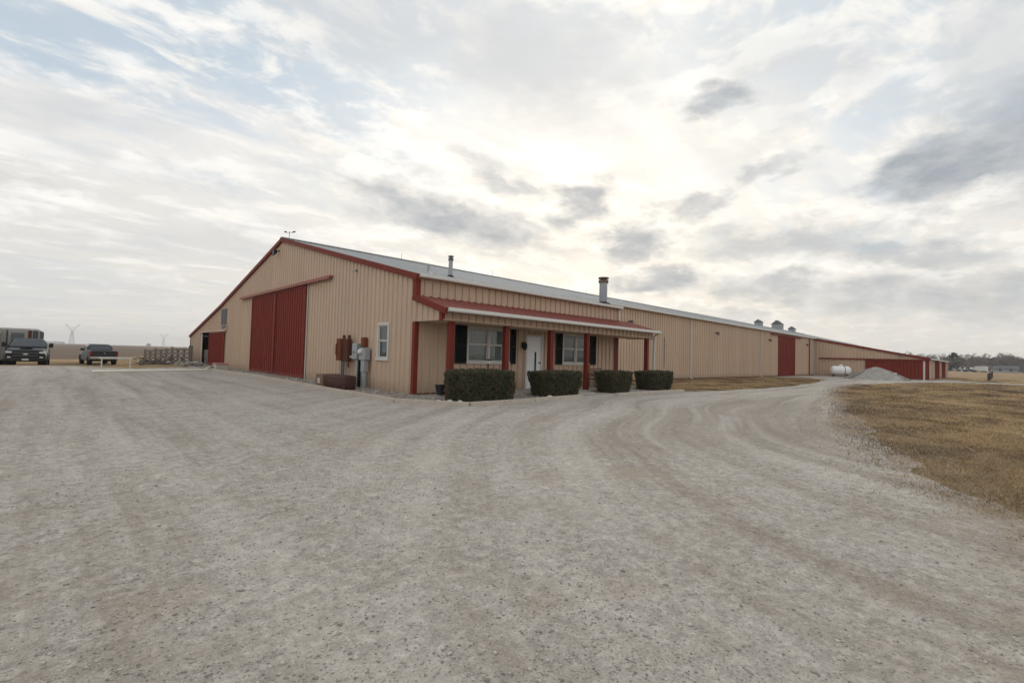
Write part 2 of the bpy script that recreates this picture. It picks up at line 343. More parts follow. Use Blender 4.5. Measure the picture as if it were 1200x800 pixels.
# ------------------------------------------------------------------ world
def world():
    w = bpy.data.worlds.new('World'); sc.world = w; w.use_nodes = True; nt = w.node_tree
    bg = nt.nodes['Background']; STR = .1; bg.inputs['Strength'].default_value = STR
    SAZ, SEL = 40.0, 21.0
    sky = N(nt, 'ShaderNodeTexSky', sky_type='NISHITA'); sky.sun_disc = False; sky.sun_elevation = R_(SEL); sky.sun_rotation = R_(90-SAZ); sky.air_density = 1; sky.dust_density = 1.5
    tc = N(nt, 'ShaderNodeTexCoord'); d = tc.outputs['Generated']
    nrm = N(nt, 'ShaderNodeVectorMath', operation='NORMALIZE'); L(nt, d, nrm.inputs[0]); d = nrm.outputs[0]
    sp = N(nt, 'ShaderNodeSeparateXYZ'); L(nt, d, sp.inputs[0]); X, Y, Z = sp.outputs
    zc = mth(nt, 'MAXIMUM', Z, 0.0)
    k = mth(nt, 'DIVIDE', 1.0, mth(nt, 'ADD', zc, .10))
    cb = N(nt, 'ShaderNodeCombineXYZ'); L(nt, mth(nt, 'MULTIPLY', X, k), cb.inputs[0]); L(nt, mth(nt, 'MULTIPLY', Y, k), cb.inputs[1])
    def plane(scale, rot=0, off=(0, 0, 0)):
        mp = N(nt, 'ShaderNodeMapping'); mp.inputs['Scale'].default_value = scale; mp.inputs['Rotation'].default_value = (0, 0, R_(rot)); mp.inputs['Location'].default_value = off
        L(nt, cb.outputs[0], mp.inputs['Vector']); return mp.outputs[0]
    az = mth(nt, 'MULTIPLY', mth(nt, 'ARCTAN2', Y, X), 180/math.pi); el = mth(nt, 'MULTIPLY', mth(nt, 'ARCSINE', Z), 180/math.pi)
    # warp for cloud outlines
    def dn(scale, detail, rough, off, sz=2.2):
        mp = N(nt, 'ShaderNodeMapping'); mp.inputs['Scale'].default_value = (1, 1, sz); mp.inputs['Location'].default_value = off; L(nt, d, mp.inputs['Vector'])
        n = N(nt, 'ShaderNodeTexNoise', Scale=scale, Detail=detail, Roughness=rough); L(nt, mp.outputs[0], n.inputs['Vector']); return n.outputs['Fac']
    w1 = mth(nt, 'SUBTRACT', dn(9, 8, .60, (0, 0, 0)), .5); w2 = mth(nt, 'SUBTRACT', dn(9, 8, .60, (5, 3, 1)), .5)
    azw = mth(nt, 'ADD', az, mth(nt, 'MULTIPLY', w1, 14)); elw = mth(nt, 'ADD', el, mth(nt, 'MULTIPLY', w2, 7))
    def azel(u, v):
        r = direction(u, v); return np.array([math.degrees(math.atan2(r[1], r[0])), math.degrees(math.asin(r[2]))])
    def blob(u, v, hw, hh, tilt=0, soft=(1.55, .35)):
        c, s = math.cos(R_(tilt)), math.sin(R_(tilt)); o = azel(u, v)
        e1 = azel(u+hw*c, v-hw*s)-o; e2 = azel(u+hh*s, v+hh*c)-o
        M = np.linalg.inv(np.array([e1, e2]).T)
        da = mth(nt, 'SUBTRACT', azw, float(o[0])); de = mth(nt, 'SUBTRACT', elw, float(o[1]))
        M = M/1.2
        p = mth(nt, 'ADD', mth(nt, 'MULTIPLY', da, float(M[0, 0])), mth(nt, 'MULTIPLY', de, float(M[0, 1])))
        q = mth(nt, 'ADD', mth(nt, 'MULTIPLY', da, float(M[1, 0])), mth(nt, 'MULTIPLY', de, float(M[1, 1])))
        r = mth(nt, 'SQRT', mth(nt, 'ADD', mth(nt, 'MULTIPLY', p, p), mth(nt, 'MULTIPLY', q, q)))
        return mrange(nt, r, soft[0], soft[1], 0, 1, True)
    def total(lst):
        a = None
        for args in lst:
            amt = args[0]; x = mth(nt, 'MULTIPLY', blob(*args[1:]), amt)
            a = x if a is None else mth(nt, 'MAXIMUM', a, x)
        return a
    S = 1/STR
    def c(r, g, b_): return (r*S, g*S, b_*S)
    # blue of the clear sky between veils
    skyc = mix(nt, .8, sky.outputs[0], c(.43, .505, .57))
    # thin veil
    veil = N(nt, 'ShaderNodeTexNoise', Scale=.9, Detail=8, Roughness=.62, Distortion=.5); L(nt, plane((.55, 1.5, 1), 28), veil.inputs['Vector'])
    fine = N(nt, 'ShaderNodeTexNoise', Scale=3.6, Detail=8, Roughness=.62, Distortion=.35); L(nt, plane((.75, 1.25, 1), 24), fine.inputs['Vector'])
    hor = mrange(nt, Z, .02, .5, 1, 0, True)
    vf = mth(nt, 'ADD', mth(nt, 'MULTIPLY', veil.outputs['Fac'], .75), mth(nt, 'MULTIPLY', fine.outputs['Fac'], .35))
    vm = mrange(nt, mth(nt, 'ADD', vf, mth(nt, 'MULTIPLY', hor, .22)), .50, .68, .12, 1, True)
    blue_gap = total([(.85, 300, 60, 100, 30, -25), (.75, 180, 40, 110, 28, -28), (.7, 395, 95, 60, 24, -20), (.7, 770, 92, 90, 26, 8), (.5, 1010, 130, 110, 14, 4), (.5, 60, 60, 60, 30, -20), (.45, 960, 20, 80, 14, 0), (.3, 30, 330, 60, 30, 0)])
    vm = mth(nt, 'MULTIPLY', vm, mth(nt, 'SUBTRACT', 1.0, blue_gap))
    white = mix(nt, hor, c(.66, .66, .66), c(.62, .595, .55))
    col = mix(nt, vm, skyc, white)
    # sun glow through cloud
    sd = direction(700, 270)
    dp = N(nt, 'ShaderNodeVectorMath', operation='DOT_PRODUCT'); L(nt, d, dp.inputs[0]); dp.inputs[1].default_value = tuple(sd)
    dpm = mth(nt, 'MAXIMUM', dp.outputs['Value'], 0)
    glow = mth(nt, 'POWER', dpm, 14); glow2 = mth(nt, 'POWER', dpm, 5)
    # puffs, brighter small ones (texture) and grey undersides
    puff = mrange(nt, fine.outputs['Fac'], .50, .64, 0, 1, True)
    col = mix(nt, mth(nt, 'MULTIPLY', puff, .8), col, c(.76, .74, .70))
    # puffy middle clouds with lit tops and grey undersides
    p1 = dn(5.5, 9, .60, (1, 2, 3), 2.6); p2 = dn(5.5, 9, .60, (1, 2, 3.10), 2.6)
    pm = mrange(nt, p1, .46, .60, 0, 1, True); sh = mrange(nt, mth(nt, 'SUBTRACT', p1, p2), -.07, .07, 0, 1)
    pc = mix(nt, sh, c(.50, .505, .51), c(.82, .80, .765))
    col = mix(nt, mth(nt, 'MULTIPLY', mth(nt, 'MULTIPLY', pm, .62), mrange(nt, Z, .03, .12)), col, pc)
    gr = N(nt, 'ShaderNodeTexNoise', Scale=1.7, Detail=8, Roughness=.6, Distortion=.2); L(nt, plane((.5, 1.4, 1), 30, (3, 7, 0)), gr.inputs['Vector'])
    gmask = mrange(nt, gr.outputs['Fac'], .48, .66, 0, .55, True)
    col = mix(nt, gmask, col, c(.50, .52, .54))
    add = N(nt, 'ShaderNodeVectorMath', operation='SCALE'); add.inputs[0].default_value = c(.13, .10, .055); L(nt, glow, add.inputs['Scale'])
    add2 = N(nt, 'ShaderNodeVectorMath', operation='SCALE'); add2.inputs[0].default_value = c(.09, .07, .035); L(nt, glow2, add2.inputs['Scale'])
    a1 = N(nt, 'ShaderNodeVectorMath', operation='ADD'); L(nt, col, a1.inputs[0]); L(nt, add.outputs[0], a1.inputs[1])
    a2 = N(nt, 'ShaderNodeVectorMath', operation='ADD'); L(nt, a1.outputs[0], a2.inputs[0]); L(nt, add2.outputs[0], a2.inputs[1]); col = a2.outputs[0]
    # soft grey veils, then dark low clouds with bright rims
    softg = total([(.75, 630, 65, 120, 60, -10, (1.5, .2)), (.6, 470, 35, 110, 40, 0, (1.5, .2)), (.5, 1180, 60, 90, 60, 0, (1.5, .2)), (.35, 120, 345, 150, 22, -4, (1.4, .2)), (.5, 60, 128, 80, 18, -10, (1.4, .2)), (.45, 270, 288, 110, 18, -5, (1.4, .2)), (.35, 170, 155, 50, 12, -15, (1.4, .2)), (.4, 920, 70, 130, 40, 0, (1.5, .2))])
    col = mix(nt, softg, col, c(.51, .52, .53))
    dark = total([(.85, 682, 238, 34, 20, 10), (.85, 743, 284, 36, 17, 8), (.75, 812, 238, 32, 13, 10), (.85, 843, 122, 30, 14, 8), (.85, 775, 330, 44, 12, 3), (1.0, 1120, 190, 118, 36, 22, (1.3, .4)), (.8, 1190, 165, 70, 60, 20, (1.4, .3)),
                  (.9, 530, 258, 86, 18, -14), (.6, 590, 215, 42, 9, -18), (.55, 895, 200, 40, 9, 25), (.62, 905, 285, 120, 20, 0, (1.4, .3)), (.62, 1060, 295, 130, 14, 0, (1.4, .3)), (.7, 905, 335, 70, 14, 0, (1.4, .3)), (.72, 1080, 350, 160, 26, 0, (1.4, .3)), (.5, 610, 270, 60, 14, -20), (.5, 850, 366, 40, 8, 0), (.45, 470, 330, 60, 8, -8), (.35, 560, 190, 30, 8, -20)])
    rag = mrange(nt, dn(15, 7, .6, (2, 1, 4), 2.0), .3, .62, .62, 1)
    dk = mth(nt, 'MULTIPLY', dark, rag)
    col = mix(nt, mth(nt, 'MULTIPLY', mrange(nt, dk, .05, .3), .0), col, c(1, 1, 1))
    col = mix(nt, dk, col, mix(nt, glow2, c(.27, .305, .345), c(.33, .345, .365)))
    # warm pale horizon band
    hz = mth(nt, 'POWER', mrange(nt, Z, 0, .16, 1, 0), 2.0)
    col = mix(nt, mth(nt, 'MULTIPLY', hz, .72), col, c(.63, .595, .54))
    # unseen half of the sky behind the photographer, brightened as added fill light
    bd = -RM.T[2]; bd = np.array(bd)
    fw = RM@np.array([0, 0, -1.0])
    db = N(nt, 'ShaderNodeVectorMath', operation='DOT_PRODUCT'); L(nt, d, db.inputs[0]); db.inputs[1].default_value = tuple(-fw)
    bk = mrange(nt, db.outputs['Value'], -.05, .55, 1, BACK_FILL, True)
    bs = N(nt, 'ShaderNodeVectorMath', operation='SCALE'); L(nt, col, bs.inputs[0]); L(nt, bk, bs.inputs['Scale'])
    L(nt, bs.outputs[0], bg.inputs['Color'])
    sl = bpy.data.lights.new('sun', 'SUN'); sl.energy = SUN; sl.angle = R_(25); sl.color = (1, .93, .82)
    so = bpy.data.objects.new('sun', sl); COL.objects.link(so)
    dr = Vector((math.cos(R_(SAZ))*math.cos(R_(SEL)), math.sin(R_(SAZ))*math.cos(R_(SEL)), math.sin(R_(SEL))))
    so.rotation_euler = dr.to_track_quat('Z', 'Y').to_euler(); so.location = (0, 0, 30)
BACK_FILL = 1.12; SUN = .7
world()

# ------------------------------------------------------------------ ground
def sstep(a, b, x):
    t = min(1, max(0, (x-a)/(b-a))); return t*t*(3-2*t)
def gz(x, y):
    return -.5*sstep(41, 54, y)*sstep(8.5, 3.0, x)
def axis_lines():
    a = [-4000, -2500, -1500, -900, -500, -300, -180, -120, -80, -60, -40, -30]
    return a+[i for i in range(-24, 24, 2)]+[24, 30, 40, 60, 80, 120, 180, 300, 500, 900, 1500, 2500, 4000]
def ground():
    b = MB(); xs = axis_lines(); ys = [-4000, -2000, -900, -400, -200, -100, -50, -20, 0, 20, 36]+[i for i in range(40, 60, 2)]+[60, 66, 80, 120, 200, 350, 600, 1000, 1800, 2800, 4000]
    b.grid([[(x, y, gz(x, y)) for x in xs] for y in ys])
    tag(b.build('field_ground', MT['field']), kind='structure')
ground()
def ragged(poly, step=.5, amp=.18, seed=1):
    r = random.Random(seed); out = []
    ks = [(r.uniform(.5, 5.5)*math.cos(a), r.uniform(.5, 5.5)*math.sin(a), r.uniform(0, 6.28)) for a in [r.uniform(0, 6.28) for _ in range(9)]]
    for i in range(len(poly)):
        a = Vector(poly[i][:2]); e = Vector(poly[(i+1) % len(poly)][:2]); Ln = (e-a).length; rough = poly[i][2] if len(poly[i]) > 2 else 1
        n = max(1, int(Ln/step)) if rough and Ln < 90 else 1
        for k in range(n):
            p = a.lerp(e, k/n); am = amp*rough
            if not rough: out.append((p.x, p.y)); continue
            ox = sum(math.sin(p.x*kx+p.y*ky+ph) for kx, ky, ph in ks)/3; oy = sum(math.cos(p.x*ky-p.y*kx+ph) for kx, ky, ph in ks)/3
            out.append((p.x+(ox+r.uniform(-.25, .25))*am, p.y+(oy+r.uniform(-.25, .25))*am))
    return out
def sheet(name, poly, z, mat, label=None, step=.5, amp=.18, seed=1, follow=False):
    from mathutils.geometry import tessellate_polygon
    P = ragged(poly, step, amp, seed); tri = tessellate_polygon([[Vector((x, y, 0)) for x, y in P]])
    b = MB(); b.v = [(x, y, z+(gz(x, y) if follow else 0)) for x, y in P]; b.f = [tuple(t) for t in tri]; b.sm = [False]*len(b.f)
    o = b.build(name, mat)
    # faces up
    o.data.update(); 
    if o.data.polygons and sum(p.normal.z*p.area for p in o.data.polygons) < 0: o.data.flip_normals()
    return o
GR0 = [(-80, -60, 0), (-80, 41, 0), (-30, 40.5, .8), (0.6, 40.2, .8), (3, 36.5, .6), (6.5, 39), (7.6, 45, .6), (8.5, 52, .2), (14, 52, 0), (21, 20, 0), (21.5, 16.6, .5), (20.6, 9.85, .9), (24, 9.3, .9), (28.7, 8.9, .9), (36, 9.2, .9), (43, 9.9, .9), (51, 11.2, .9), (55, 13.5, .8), (52, 16.6, 0), (71, 16.6, 0), (71, 5.2, .5), (80, 5.0, .6), (80, 4.2, 1.0), (71, 2.6, 1.5), (69.5, -20, 1.2), (67.5, -60, 0), (64.5, -60, 1.2), (65.5, -18, 1.2), (65, 1.5, .8), (60, 4.4, .8), (52, 6.2, .8), (44, 6.9, .8), (36, 6.6, .9), (31, 5.85, 1), (26, 4.9, 1.2), (18.2, 3.25, 1.5), (13.5, 2.2, 1.6), (10.9, 1.45, 1.6), (8.1, .6, 1.5), (6.6, -.4, 1.4), (5.6, -2.5, 1), (5, -60, 0)]
GR = ragged(GR0, .16, .13, 1)
gravel = tag(sheet('gravel_yard', [(x, y, 0) for x, y in GR], .004, MT['gravel']), kind='structure')
# rock bed beside gable and porch
RB = [(6.55, 34.2), (7.35, 26), (6.95, 17), (6.98, 11.9), (8.15, 10.1), (13.3, 10.25), (13.3, 12.1), (8.7, 12.1), (8.7, 44), (7.6, 44)]
tag(sheet('rock_bed', RB, .012, MT['rockbed'], step=.4, amp=.02), kind='structure')
b = MB(); b.prism([(1.25, 30.6), (6.5, 32.9), (6.62, 34.5), (1.25, 33.2)], (0, 0, -.05), (1, 0, 0), (0, 1, 0), (0, 0, 1), .11)
MT['palecon'] = painted('pale_concrete', (.62, .565, .48), .85, .1, .4, (.42, .37, .3))
tag(b.build('concrete_apron', MT['palecon']), kind='structure')

# ------------------------------------------------------------------ ribbed metal panels
RIB = .327
def panel(b, O, U, V, Nn, u0, u1, lo, hi, holes=(), period=RIB, h=.038, phase=0):
    """columns of ribbed steel: lo/hi give the extent along V at u; holes = (ua, ub, va, vb)"""
    O = Vector(O); U = Vector(U); V = Vector(V); Nn = Vector(Nn)
    prof = [(0, 0), (period-.098, 0), (period-.092, -h*.5), (period-.078, -h*.5), (period-.070, 0), (period-.056, h), (period-.02, h)]
    us = [u0, u1]
    k = math.floor((u0-phase)/period)-1
    while k*period+phase < u1+period:
        for p, _ in prof:
            x = k*period+phase+p
            if u0 < x < u1: us.append(x)
        k += 1
    for a in holes:
        for x in a[:2]:
            if u0 < x < u1: us.append(x)
    us = sorted(set(round(x, 5) for x in us))
    us = [x for i, x in enumerate(us) if i == 0 or x-us[i-1] > 1e-4]
    def off(x):
        t = (x-phase) % period
        return float(np.interp(t, [p for p, _ in prof]+[period], [q for _, q in prof]+[0]))
    for a, c in zip(us[:-1], us[1:]):
        mid = (a+c)/2; segs = [(lo, hi)]
        cuts = sorted([hh for hh in holes if hh[0] < mid < hh[1]], key=lambda q: q[2])
        pieces = []; cur = lo
        for hh in cuts:
            pieces.append((cur, (lambda z: (lambda u: z))(hh[2]))); cur = (lambda z: (lambda u: z))(hh[3])
        pieces.append((cur, hi))
        for l, t in pieces:
            la, ta, lc, tc = l(a), t(a), l(c), t(c)
            if ta-la < .002 and tc-lc < .002: continue
            na, nc = Nn*off(a), Nn*off(c)
            b.face([O+U*a+V*la+na, O+U*c+V*lc+nc, O+U*c+V*tc+nc, O+U*a+V*ta+na])
cst = lambda v: (lambda u: v)

# ------------------------------------------------------------------ the barn
GX = 8.64; FY = 13.68; MY = 16.6; PY = 12.18; RY = 27.3; RZ = 7.45; KY = 40.4; KZ = 4.52; LY = 51.2; LZ = 2.42
EZ = RZ-.25*(RY-FY)        # eave of the office front, about 4.05
EM = RZ-.25*(RY-MY)        # eave of the long wall, about 4.78
OX = 20.75; MX1 = 68.05; BX1 = 108.0
def roofz(y):
    if y <= RY: return RZ-.25*(RY-y)
    if y <= KY: return RZ+(KZ-RZ)*(y-RY)/(KY-RY)
    return KZ+(LZ-KZ)*(y-KY)/(LY-KY)
barn = empty('metal_barn', (GX, FY, 0)); tag(barn, 'long beige metal barn with red trim, grey ribbed roof and a red-roofed office porch', 'barn')
BP = []
def part(b, name, mat, parent=None, label=None):
    o = b.build(name, mat, parent or barn)
    if label: o['label'] = label
    if parent is None or parent in BP or parent == barn: BP.append(o)
    return o
RT = .10   # roof thickness allowance under the trim
# gable wall (plane X=GX), u runs along -Y so that the normal is -X
DB = (LY-32.2, LY-23.45)   # in v coordinate u = LY - y
def U_(y): return LY-y
b = MB()
holes_g = [(U_(46.3), U_(43.2), -.1, 2.62), (U_(32.2), U_(23.45), -.1, 4.55), (U_(16.22), U_(15.4), 1.16, 2.46)]
panel(b, (GX, LY, 0), (0, -1, 0), (0, 0, 1), (-1, 0, 0), 0, LY-FY, cst(-.55), lambda u: roofz(LY-u)-.06, holes_g)
part(b, 'gable_wall', MT['beige'])
# porch cheek panel in the gable plane, above the soffit
b = MB(); PZ1 = 3.33; PZ0 = 2.80; SOF = 2.47; PE = PY-.30
panel(b, (GX, FY, 0), (0, -1, 0), (0, 0, 1), (-1, 0, 0), .07, FY-PY-.05, cst(SOF), lambda u: PZ1-.06-(PZ1-PZ0)*u/(FY-PE), phase=.1)
part(b, 'porch_cheek', MT['beige'])
# office front wall
b = MB()
W1 = (10.87, 13.0, 1.12, 2.44); W2 = (16.36, 18.28, 1.12, 2.44); DR = (14.02, 14.94, .06, 2.26)
panel(b, (GX, FY, 0), (1, 0, 0), (0, 0, 1), (0, -1, 0), 0, OX-GX, cst(-.05), cst(EZ-.02), [(W1[0]-GX, W1[1]-GX, W1[2], W1[3]), (W2[0]-GX, W2[1]-GX, W2[2], W2[3]), (DR[0]-GX, DR[1]-GX, -.1, DR[3])], phase=.05)
part(b, 'office_wall', MT['beige'])
b = MB(); panel(b, (OX, FY, 0), (0, 1, 0), (0, 0, 1), (1, 0, 0), 0, MY-FY, cst(-.05), lambda u: roofz(FY+u)-.05)
part(b, 'office_end_wall', MT['beige'])
# long wall
b = MB()
panel(b, (OX, MY, 0), (1, 0, 0), (0, 0, 1), (0, -1, 0), 0, 70.45-OX, cst(-.05), cst(EM-.02), [(56.1-OX, 61.9-OX, -.1, 4.38)])
part(b, 'long_wall', MT['beige'])
# hidden shell walls
b = MB(); b.face([(GX+.05, LY, -.5), (BX1, LY, -.5), (BX1, LY, LZ), (GX+.05, LY, LZ)])
b.face([(BX1, MY, -.05), (BX1, LY, -.05), (BX1, LY, LZ), (BX1, KY, KZ-.05), (BX1, RY, RZ-.05), (BX1, MY, EM)])
b.face([(70.45, MY+.03, -.05), (BX1, MY+.03, -.05), (BX1, MY+.03, EM), (70.45, MY+.03, EM)])
part(b, 'rear_wall', MT['beige'])
b = MB(); b.face([(GX+.1, MY, -.02), (BX1, MY, -.02), (BX1, LY-.1, -.02), (GX+.1, LY-.1, -.02)]); b.face([(GX+.1, FY+.05, -.02), (OX-.05, FY+.05, -.02), (OX-.05, MY, -.02), (GX+.1, MY, -.02)])
part(b, 'floor_slab', MT['concrete'])
# roof: front slope (two widths), back slope, lean-to slope
ROOF = MB()
sl = math.sqrt(1+.0625)
def slope(x0, x1, y0, z0, y1, z1, over0=.0):
    V = Vector((0, y1-y0, z1-z0)); Lg = V.length; V.normalize(); Nn = Vector((1, 0, 0)).cross(V)
    if Nn.z < 0: Nn = -Nn
    panel(ROOF, (x0, y0, z0), (1, 0, 0), V, Nn, 0, x1-x0, cst(-over0), cst(Lg), period=.327, h=.028)
slope(GX-.10, OX+.10, FY, EZ+.03, MY, EM+.03, .16)
slope(GX-.10, BX1, MY, EM+.033, RY, RZ+.033, 0)
slope(OX+.10, BX1, MY-.16, EM-.01, MY, EM+.033, 0)
slope(GX-.10, BX1, KY, KZ+.03, RY, RZ+.03, 0); slope(GX-.10, BX1, LY+.15, LZ+.0, KY, KZ+.03, 0)
ROOF.beam((GX-.14, RY, RZ+.075), (BX1, RY, RZ+.075), .34, .05)
roof = part(ROOF, 'roof', MT['roof'])
# rake trim on the gable
b = MB()
ky = [(LY+.17, LZ-.02), (KY, KZ), (RY, RZ), (FY-.16, EZ-.04)]
for (ya, za), (yb, zb) in zip(ky[:-1], ky[1:]):
    b.beam((GX-.075, ya, za-.035), (GX-.075, yb, zb-.035), .11, .21)
part(b, 'rake_trim', MT['redtrim'])
b = MB(); b.box((GX-.05, FY-.045, PZ1+.0), (GX+.13, FY+.16, EZ-.12)); part(b, 'corner_trim', MT['redtrim'])
b = MB(); b.box((GX-.05, FY-.045, -.02), (GX+.11, FY+.12, SOF)); part(b, 'corner_trim', MT['redtrim'])
b = MB(); b.box((OX-.34, FY-.045, -.02), (OX+.05, FY+.10, SOF)); part(b, 'corner_trim', MT['redtrim'])
b = MB(); b.box((GX-.05, LY-.1, -.5), (GX+.05, LY+.03, LZ-.1)); part(b, 'corner_trim', MT['redtrim'])
b = MB(); b.box((MX1-.05, MY-.06, -.02), (MX1+.30, MY-.036, EM-.1)); part(b, 'corner_trim', MT['redtrim'])
# gutters
def gutter(x0, x1, y, z, par=None, mat=None):
    b = MB(); pr = [(0, 0), (-.02, -.10), (.0, -.13), (.09, -.13), (.115, -.02), (.11, 0), (.10, -.012), (.02, -.01)]
    rows = [[(x, y-.115+p[0], z+p[1]) for p in pr] for x in (x0, x1)]
    b.grid(rows, False, True); b.face(rows[0]); b.face(rows[1][::-1])
    return part(b, 'gutter', mat or MT['white'])
gutter(GX-.02, OX+.12, FY-.13, EZ+.05)
gutter(OX+.13, 70.5, MY-.13, EM+.04)
def downspout(pts, name='downspout', mat=None):
    b = MB()
    for p, q in zip(pts[:-1], pts[1:]): b.beam(p, q, .09, .075)
    return part(b, name, mat or MT['white'])
downspout([(OX+.02, FY-.13, EZ-.06), (OX-.02, FY-.06, EZ-.20), (OX-.02, FY-.06, 3.42), (OX-.06, FY-.16, 3.38)])
for x in (35.2, 50.7, 70.33):
    downspout([(x, MY-.19, EM-.08), (x, MY-.06, EM-.28), (x, MY-.06, .12), (x, MY-.24, .05)])
# thin dark pipe and seams
b = MB(); b.tube([(31.1, MY-.05, .9), (31.1, MY-.05, 3.05)], .022, 6); part(b, 'conduit', MT['greydk'])
# base trim
b = MB(); b.box((OX, MY-.035, -.03), (56.1, MY-.002, .09)); b.box((61.9, MY-.035, -.03), (70.3, MY-.002, .09)); b.box((GX+.12, FY-.034, -.03), (DR[0]-.1, FY-.002, .05)); b.box((DR[1]+.1, FY-.034, -.03), (OX, FY-.002, .05)); part(b, 'base_trim', MT['rustdk'])
# porch roof
b = MB(); V = Vector((0, FY-PE, PZ1-PZ0)); Lg = V.length; V.normalize(); Nn = Vector((1, 0, 0)).cross(V)
PX1 = 21.62
panel(b, (GX-.06, PE, PZ0+.03), (1, 0, 0), V, Nn, 0, PX1-GX+.06, cst(-.06), cst(Lg), period=.327, h=.035)
pr_ = part(b, 'porch_roof', MT['redroof'])
b = MB(); b.box((GX-.02, PE+.03, SOF+.0), (PX1-.05, FY-.05, SOF+.02)); part(b, 'porch_soffit', MT['beige'])
b = MB(); panel(b, (GX+.02, PY-.06, 0), (1, 0, 0), (0, 0, 1), (0, -1, 0), 0, PX1-GX-.08, cst(SOF-.03), cst(PZ0+.02), phase=.1)
b.box((GX+.02, PY-.055, SOF-.03), (PX1-.06, PY+.08, SOF-.001)); part(b, 'porch_fascia', MT['beige'])
b = MB(); panel(b, (PX1-.06, FY, 0), (0, -1, 0), (0, 0, 1), (1, 0, 0), .05, FY-PY-.05, cst(SOF-.03), lambda u: PZ1-.06-(PZ1-PZ0)*u/(FY-PE)); part(b, 'porch_cheek', MT['beige'])
b = MB(); b.beam((GX-.085, FY+.05, PZ1-.03), (GX-.085, PE-.06, PZ0-.06), .09, .20); part(b, 'porch_rake_trim', MT['redtrim'])
b = MB(); b.beam((PX1+.0, FY+.05, PZ1-.01), (PX1+.0, PE-.04, PZ0-.02), .07, .12); part(b, 'porch_rake_trim', MT['redtrim'])
b = MB(); b.box((GX-.06, PY-.085, SOF-.02), (GX+.12, PY+.05, PZ0-.06)); part(b, 'corner_trim', MT['redtrim'])
gutter(GX-.04, PX1+.06, PE-.03, PZ0+.05)
downspout([(PX1+.0, PE-.09, PZ0-.07), (PX1-.02, PY-.12, PZ0-.2), (PX1-.02, PY-.10, .15), (PX1-.02, PY-.24, .06)])
for x in (9.03, 11.46, 13.86, 16.2, 21.1):
    b = MB(); b.box((x-.095, PY-.07, -.02), (x+.095, PY+.11, SOF-.03), bev=.008); part(b, 'porch_post', MT['redpost'])
# porch slab
slab = MB(); slab.box((GX+.9, PY-.25, -.05), (OX+.4, FY-.01, .055), bev=.015); part(slab, 'porch_slab', MT['concrete'])
slab = MB(); slab.box((13.5, PY-1.15, -.05), (15.3, PY-.26, .05), bev=.015); part(slab, 'porch_step', MT['concrete'])

# windows: frame thing with panes; axis helper maps (u, v, n) to world
def window(name, to, u0, u1, v0, v1, sashes=1, curtain='curtain', label=None):
    """to(u, v, n): world point; n is outward"""
    def bx(b, a, c, d, e, n0, n1):
        P = [to(*q) for q in ((a, d, n0), (c, d, n0), (c, e, n0), (a, e, n0), (a, d, n1), (c, d, n1), (c, e, n1), (a, e, n1))]
        k = len(b.v); b.v += P
        for q in ((0, 3, 2, 1), (4, 5, 6, 7), (0, 1, 5, 4), (1, 2, 6, 5), (2, 3, 7, 6), (3, 0, 4, 7)): b.f.append(tuple(k+i for i in q)); b.sm.append(False)
    b = MB(); w = .075
    bx(b, u0-.02, u1+.02, v1-.05, v1+.04, -.06, .05); bx(b, u0-.05, u1+.05, v0-.06, v0+.045, -.06, .075)
    bx(b, u0-.02, u0+w-.01, v0+.046, v1-.051, -.06, .05); bx(b, u1-w+.01, u1+.02, v0+.046, v1-.051, -.06, .05)
    win = part(b, 'window', MT['white'], None, label)
    span = (u1-u0)/sashes; mid = (v0+v1)/2
    for i in range(sashes):
        a, c = u0+i*span, u0+(i+1)*span
        if i: 
            m = MB(); bx(m, a-.05, a+.05, v0+.047, v1-.052, -.055, .04); part(m, 'mullion', MT['white'], win)
        a2 = a+(.066 if i == 0 else .051); c2 = c-(.066 if i == sashes-1 else .051)
        for lo_, hi_, n in ((v0+.048, mid+.02, -.03), (mid+.021, v1-.053, .0)):
            s_ = MB(); t = .035
            bx(s_, a2, c2, lo_, lo_+t, n-.02, n+.015); bx(s_, a2, c2, hi_-t, hi_, n-.02, n+.015)
            bx(s_, a2, a2+t, lo_+t+.001, hi_-t-.001, n-.02, n+.015); bx(s_, c2-t, c2, lo_+t+.001, hi_-t-.001, n-.02, n+.015)
            part(s_, 'sash', MT['white'], win)
            g = MB(); g.face([to(a2+t*.5, lo_+t*.5, n-.004), to(c2-t*.5, lo_+t*.5, n-.004), to(c2-t*.5, hi_-t*.5, n-.004), to(a2+t*.5, hi_-t*.5, n-.004)]); part(g, 'pane', MT['glass'], win)
        if curtain == 'curtain':
            cbm = MB(); nn = 34; rows = []
            for r_ in range(2):
                rows.append([to(a2+.01+(c2-a2-.02)*k/nn, v0+.03 if r_ == 0 else v1-.04, -.13+.018*math.sin(k*1.55)+.008*math.sin(k*.7+i)) for k in range(nn+1)])
            cbm.grid(rows, True); part(cbm, 'curtain', MT['curtain'], win)
        else:
            cbm = MB(); nn = 26
            for k in range(nn):
                z = v0+.05+(v1-v0-.1)*k/nn; P = [to(a2+.02, z, -.10), to(c2-.02, z, -.10), to(c2-.02, z+.038, -.125), to(a2+.02, z+.038, -.125)]; cbm.face(P)
            part(cbm, 'blind', MT['blind'], win)
            bk = MB(); bk.face([to(a2, v0, -.2), to(c2, v0, -.2), to(c2, v1, -.2), to(a2, v1, -.2)]); part(bk, 'backing', MT['dark'], win)
    return win
front = lambda u, v, n: (u, FY-n, v)
gable = lambda u, v, n: (GX-n, u, v)
window('window', front, *W1, 2, 'curtain', 'double white window with net curtains, left of the office door')
window('window', front, *W2, 2, 'blind', 'double white window with blinds, right of the office door')
window('window', gable, 15.4, 16.22, 1.16, 2.46, 1, 'blind', 'single white window in the gable wall')
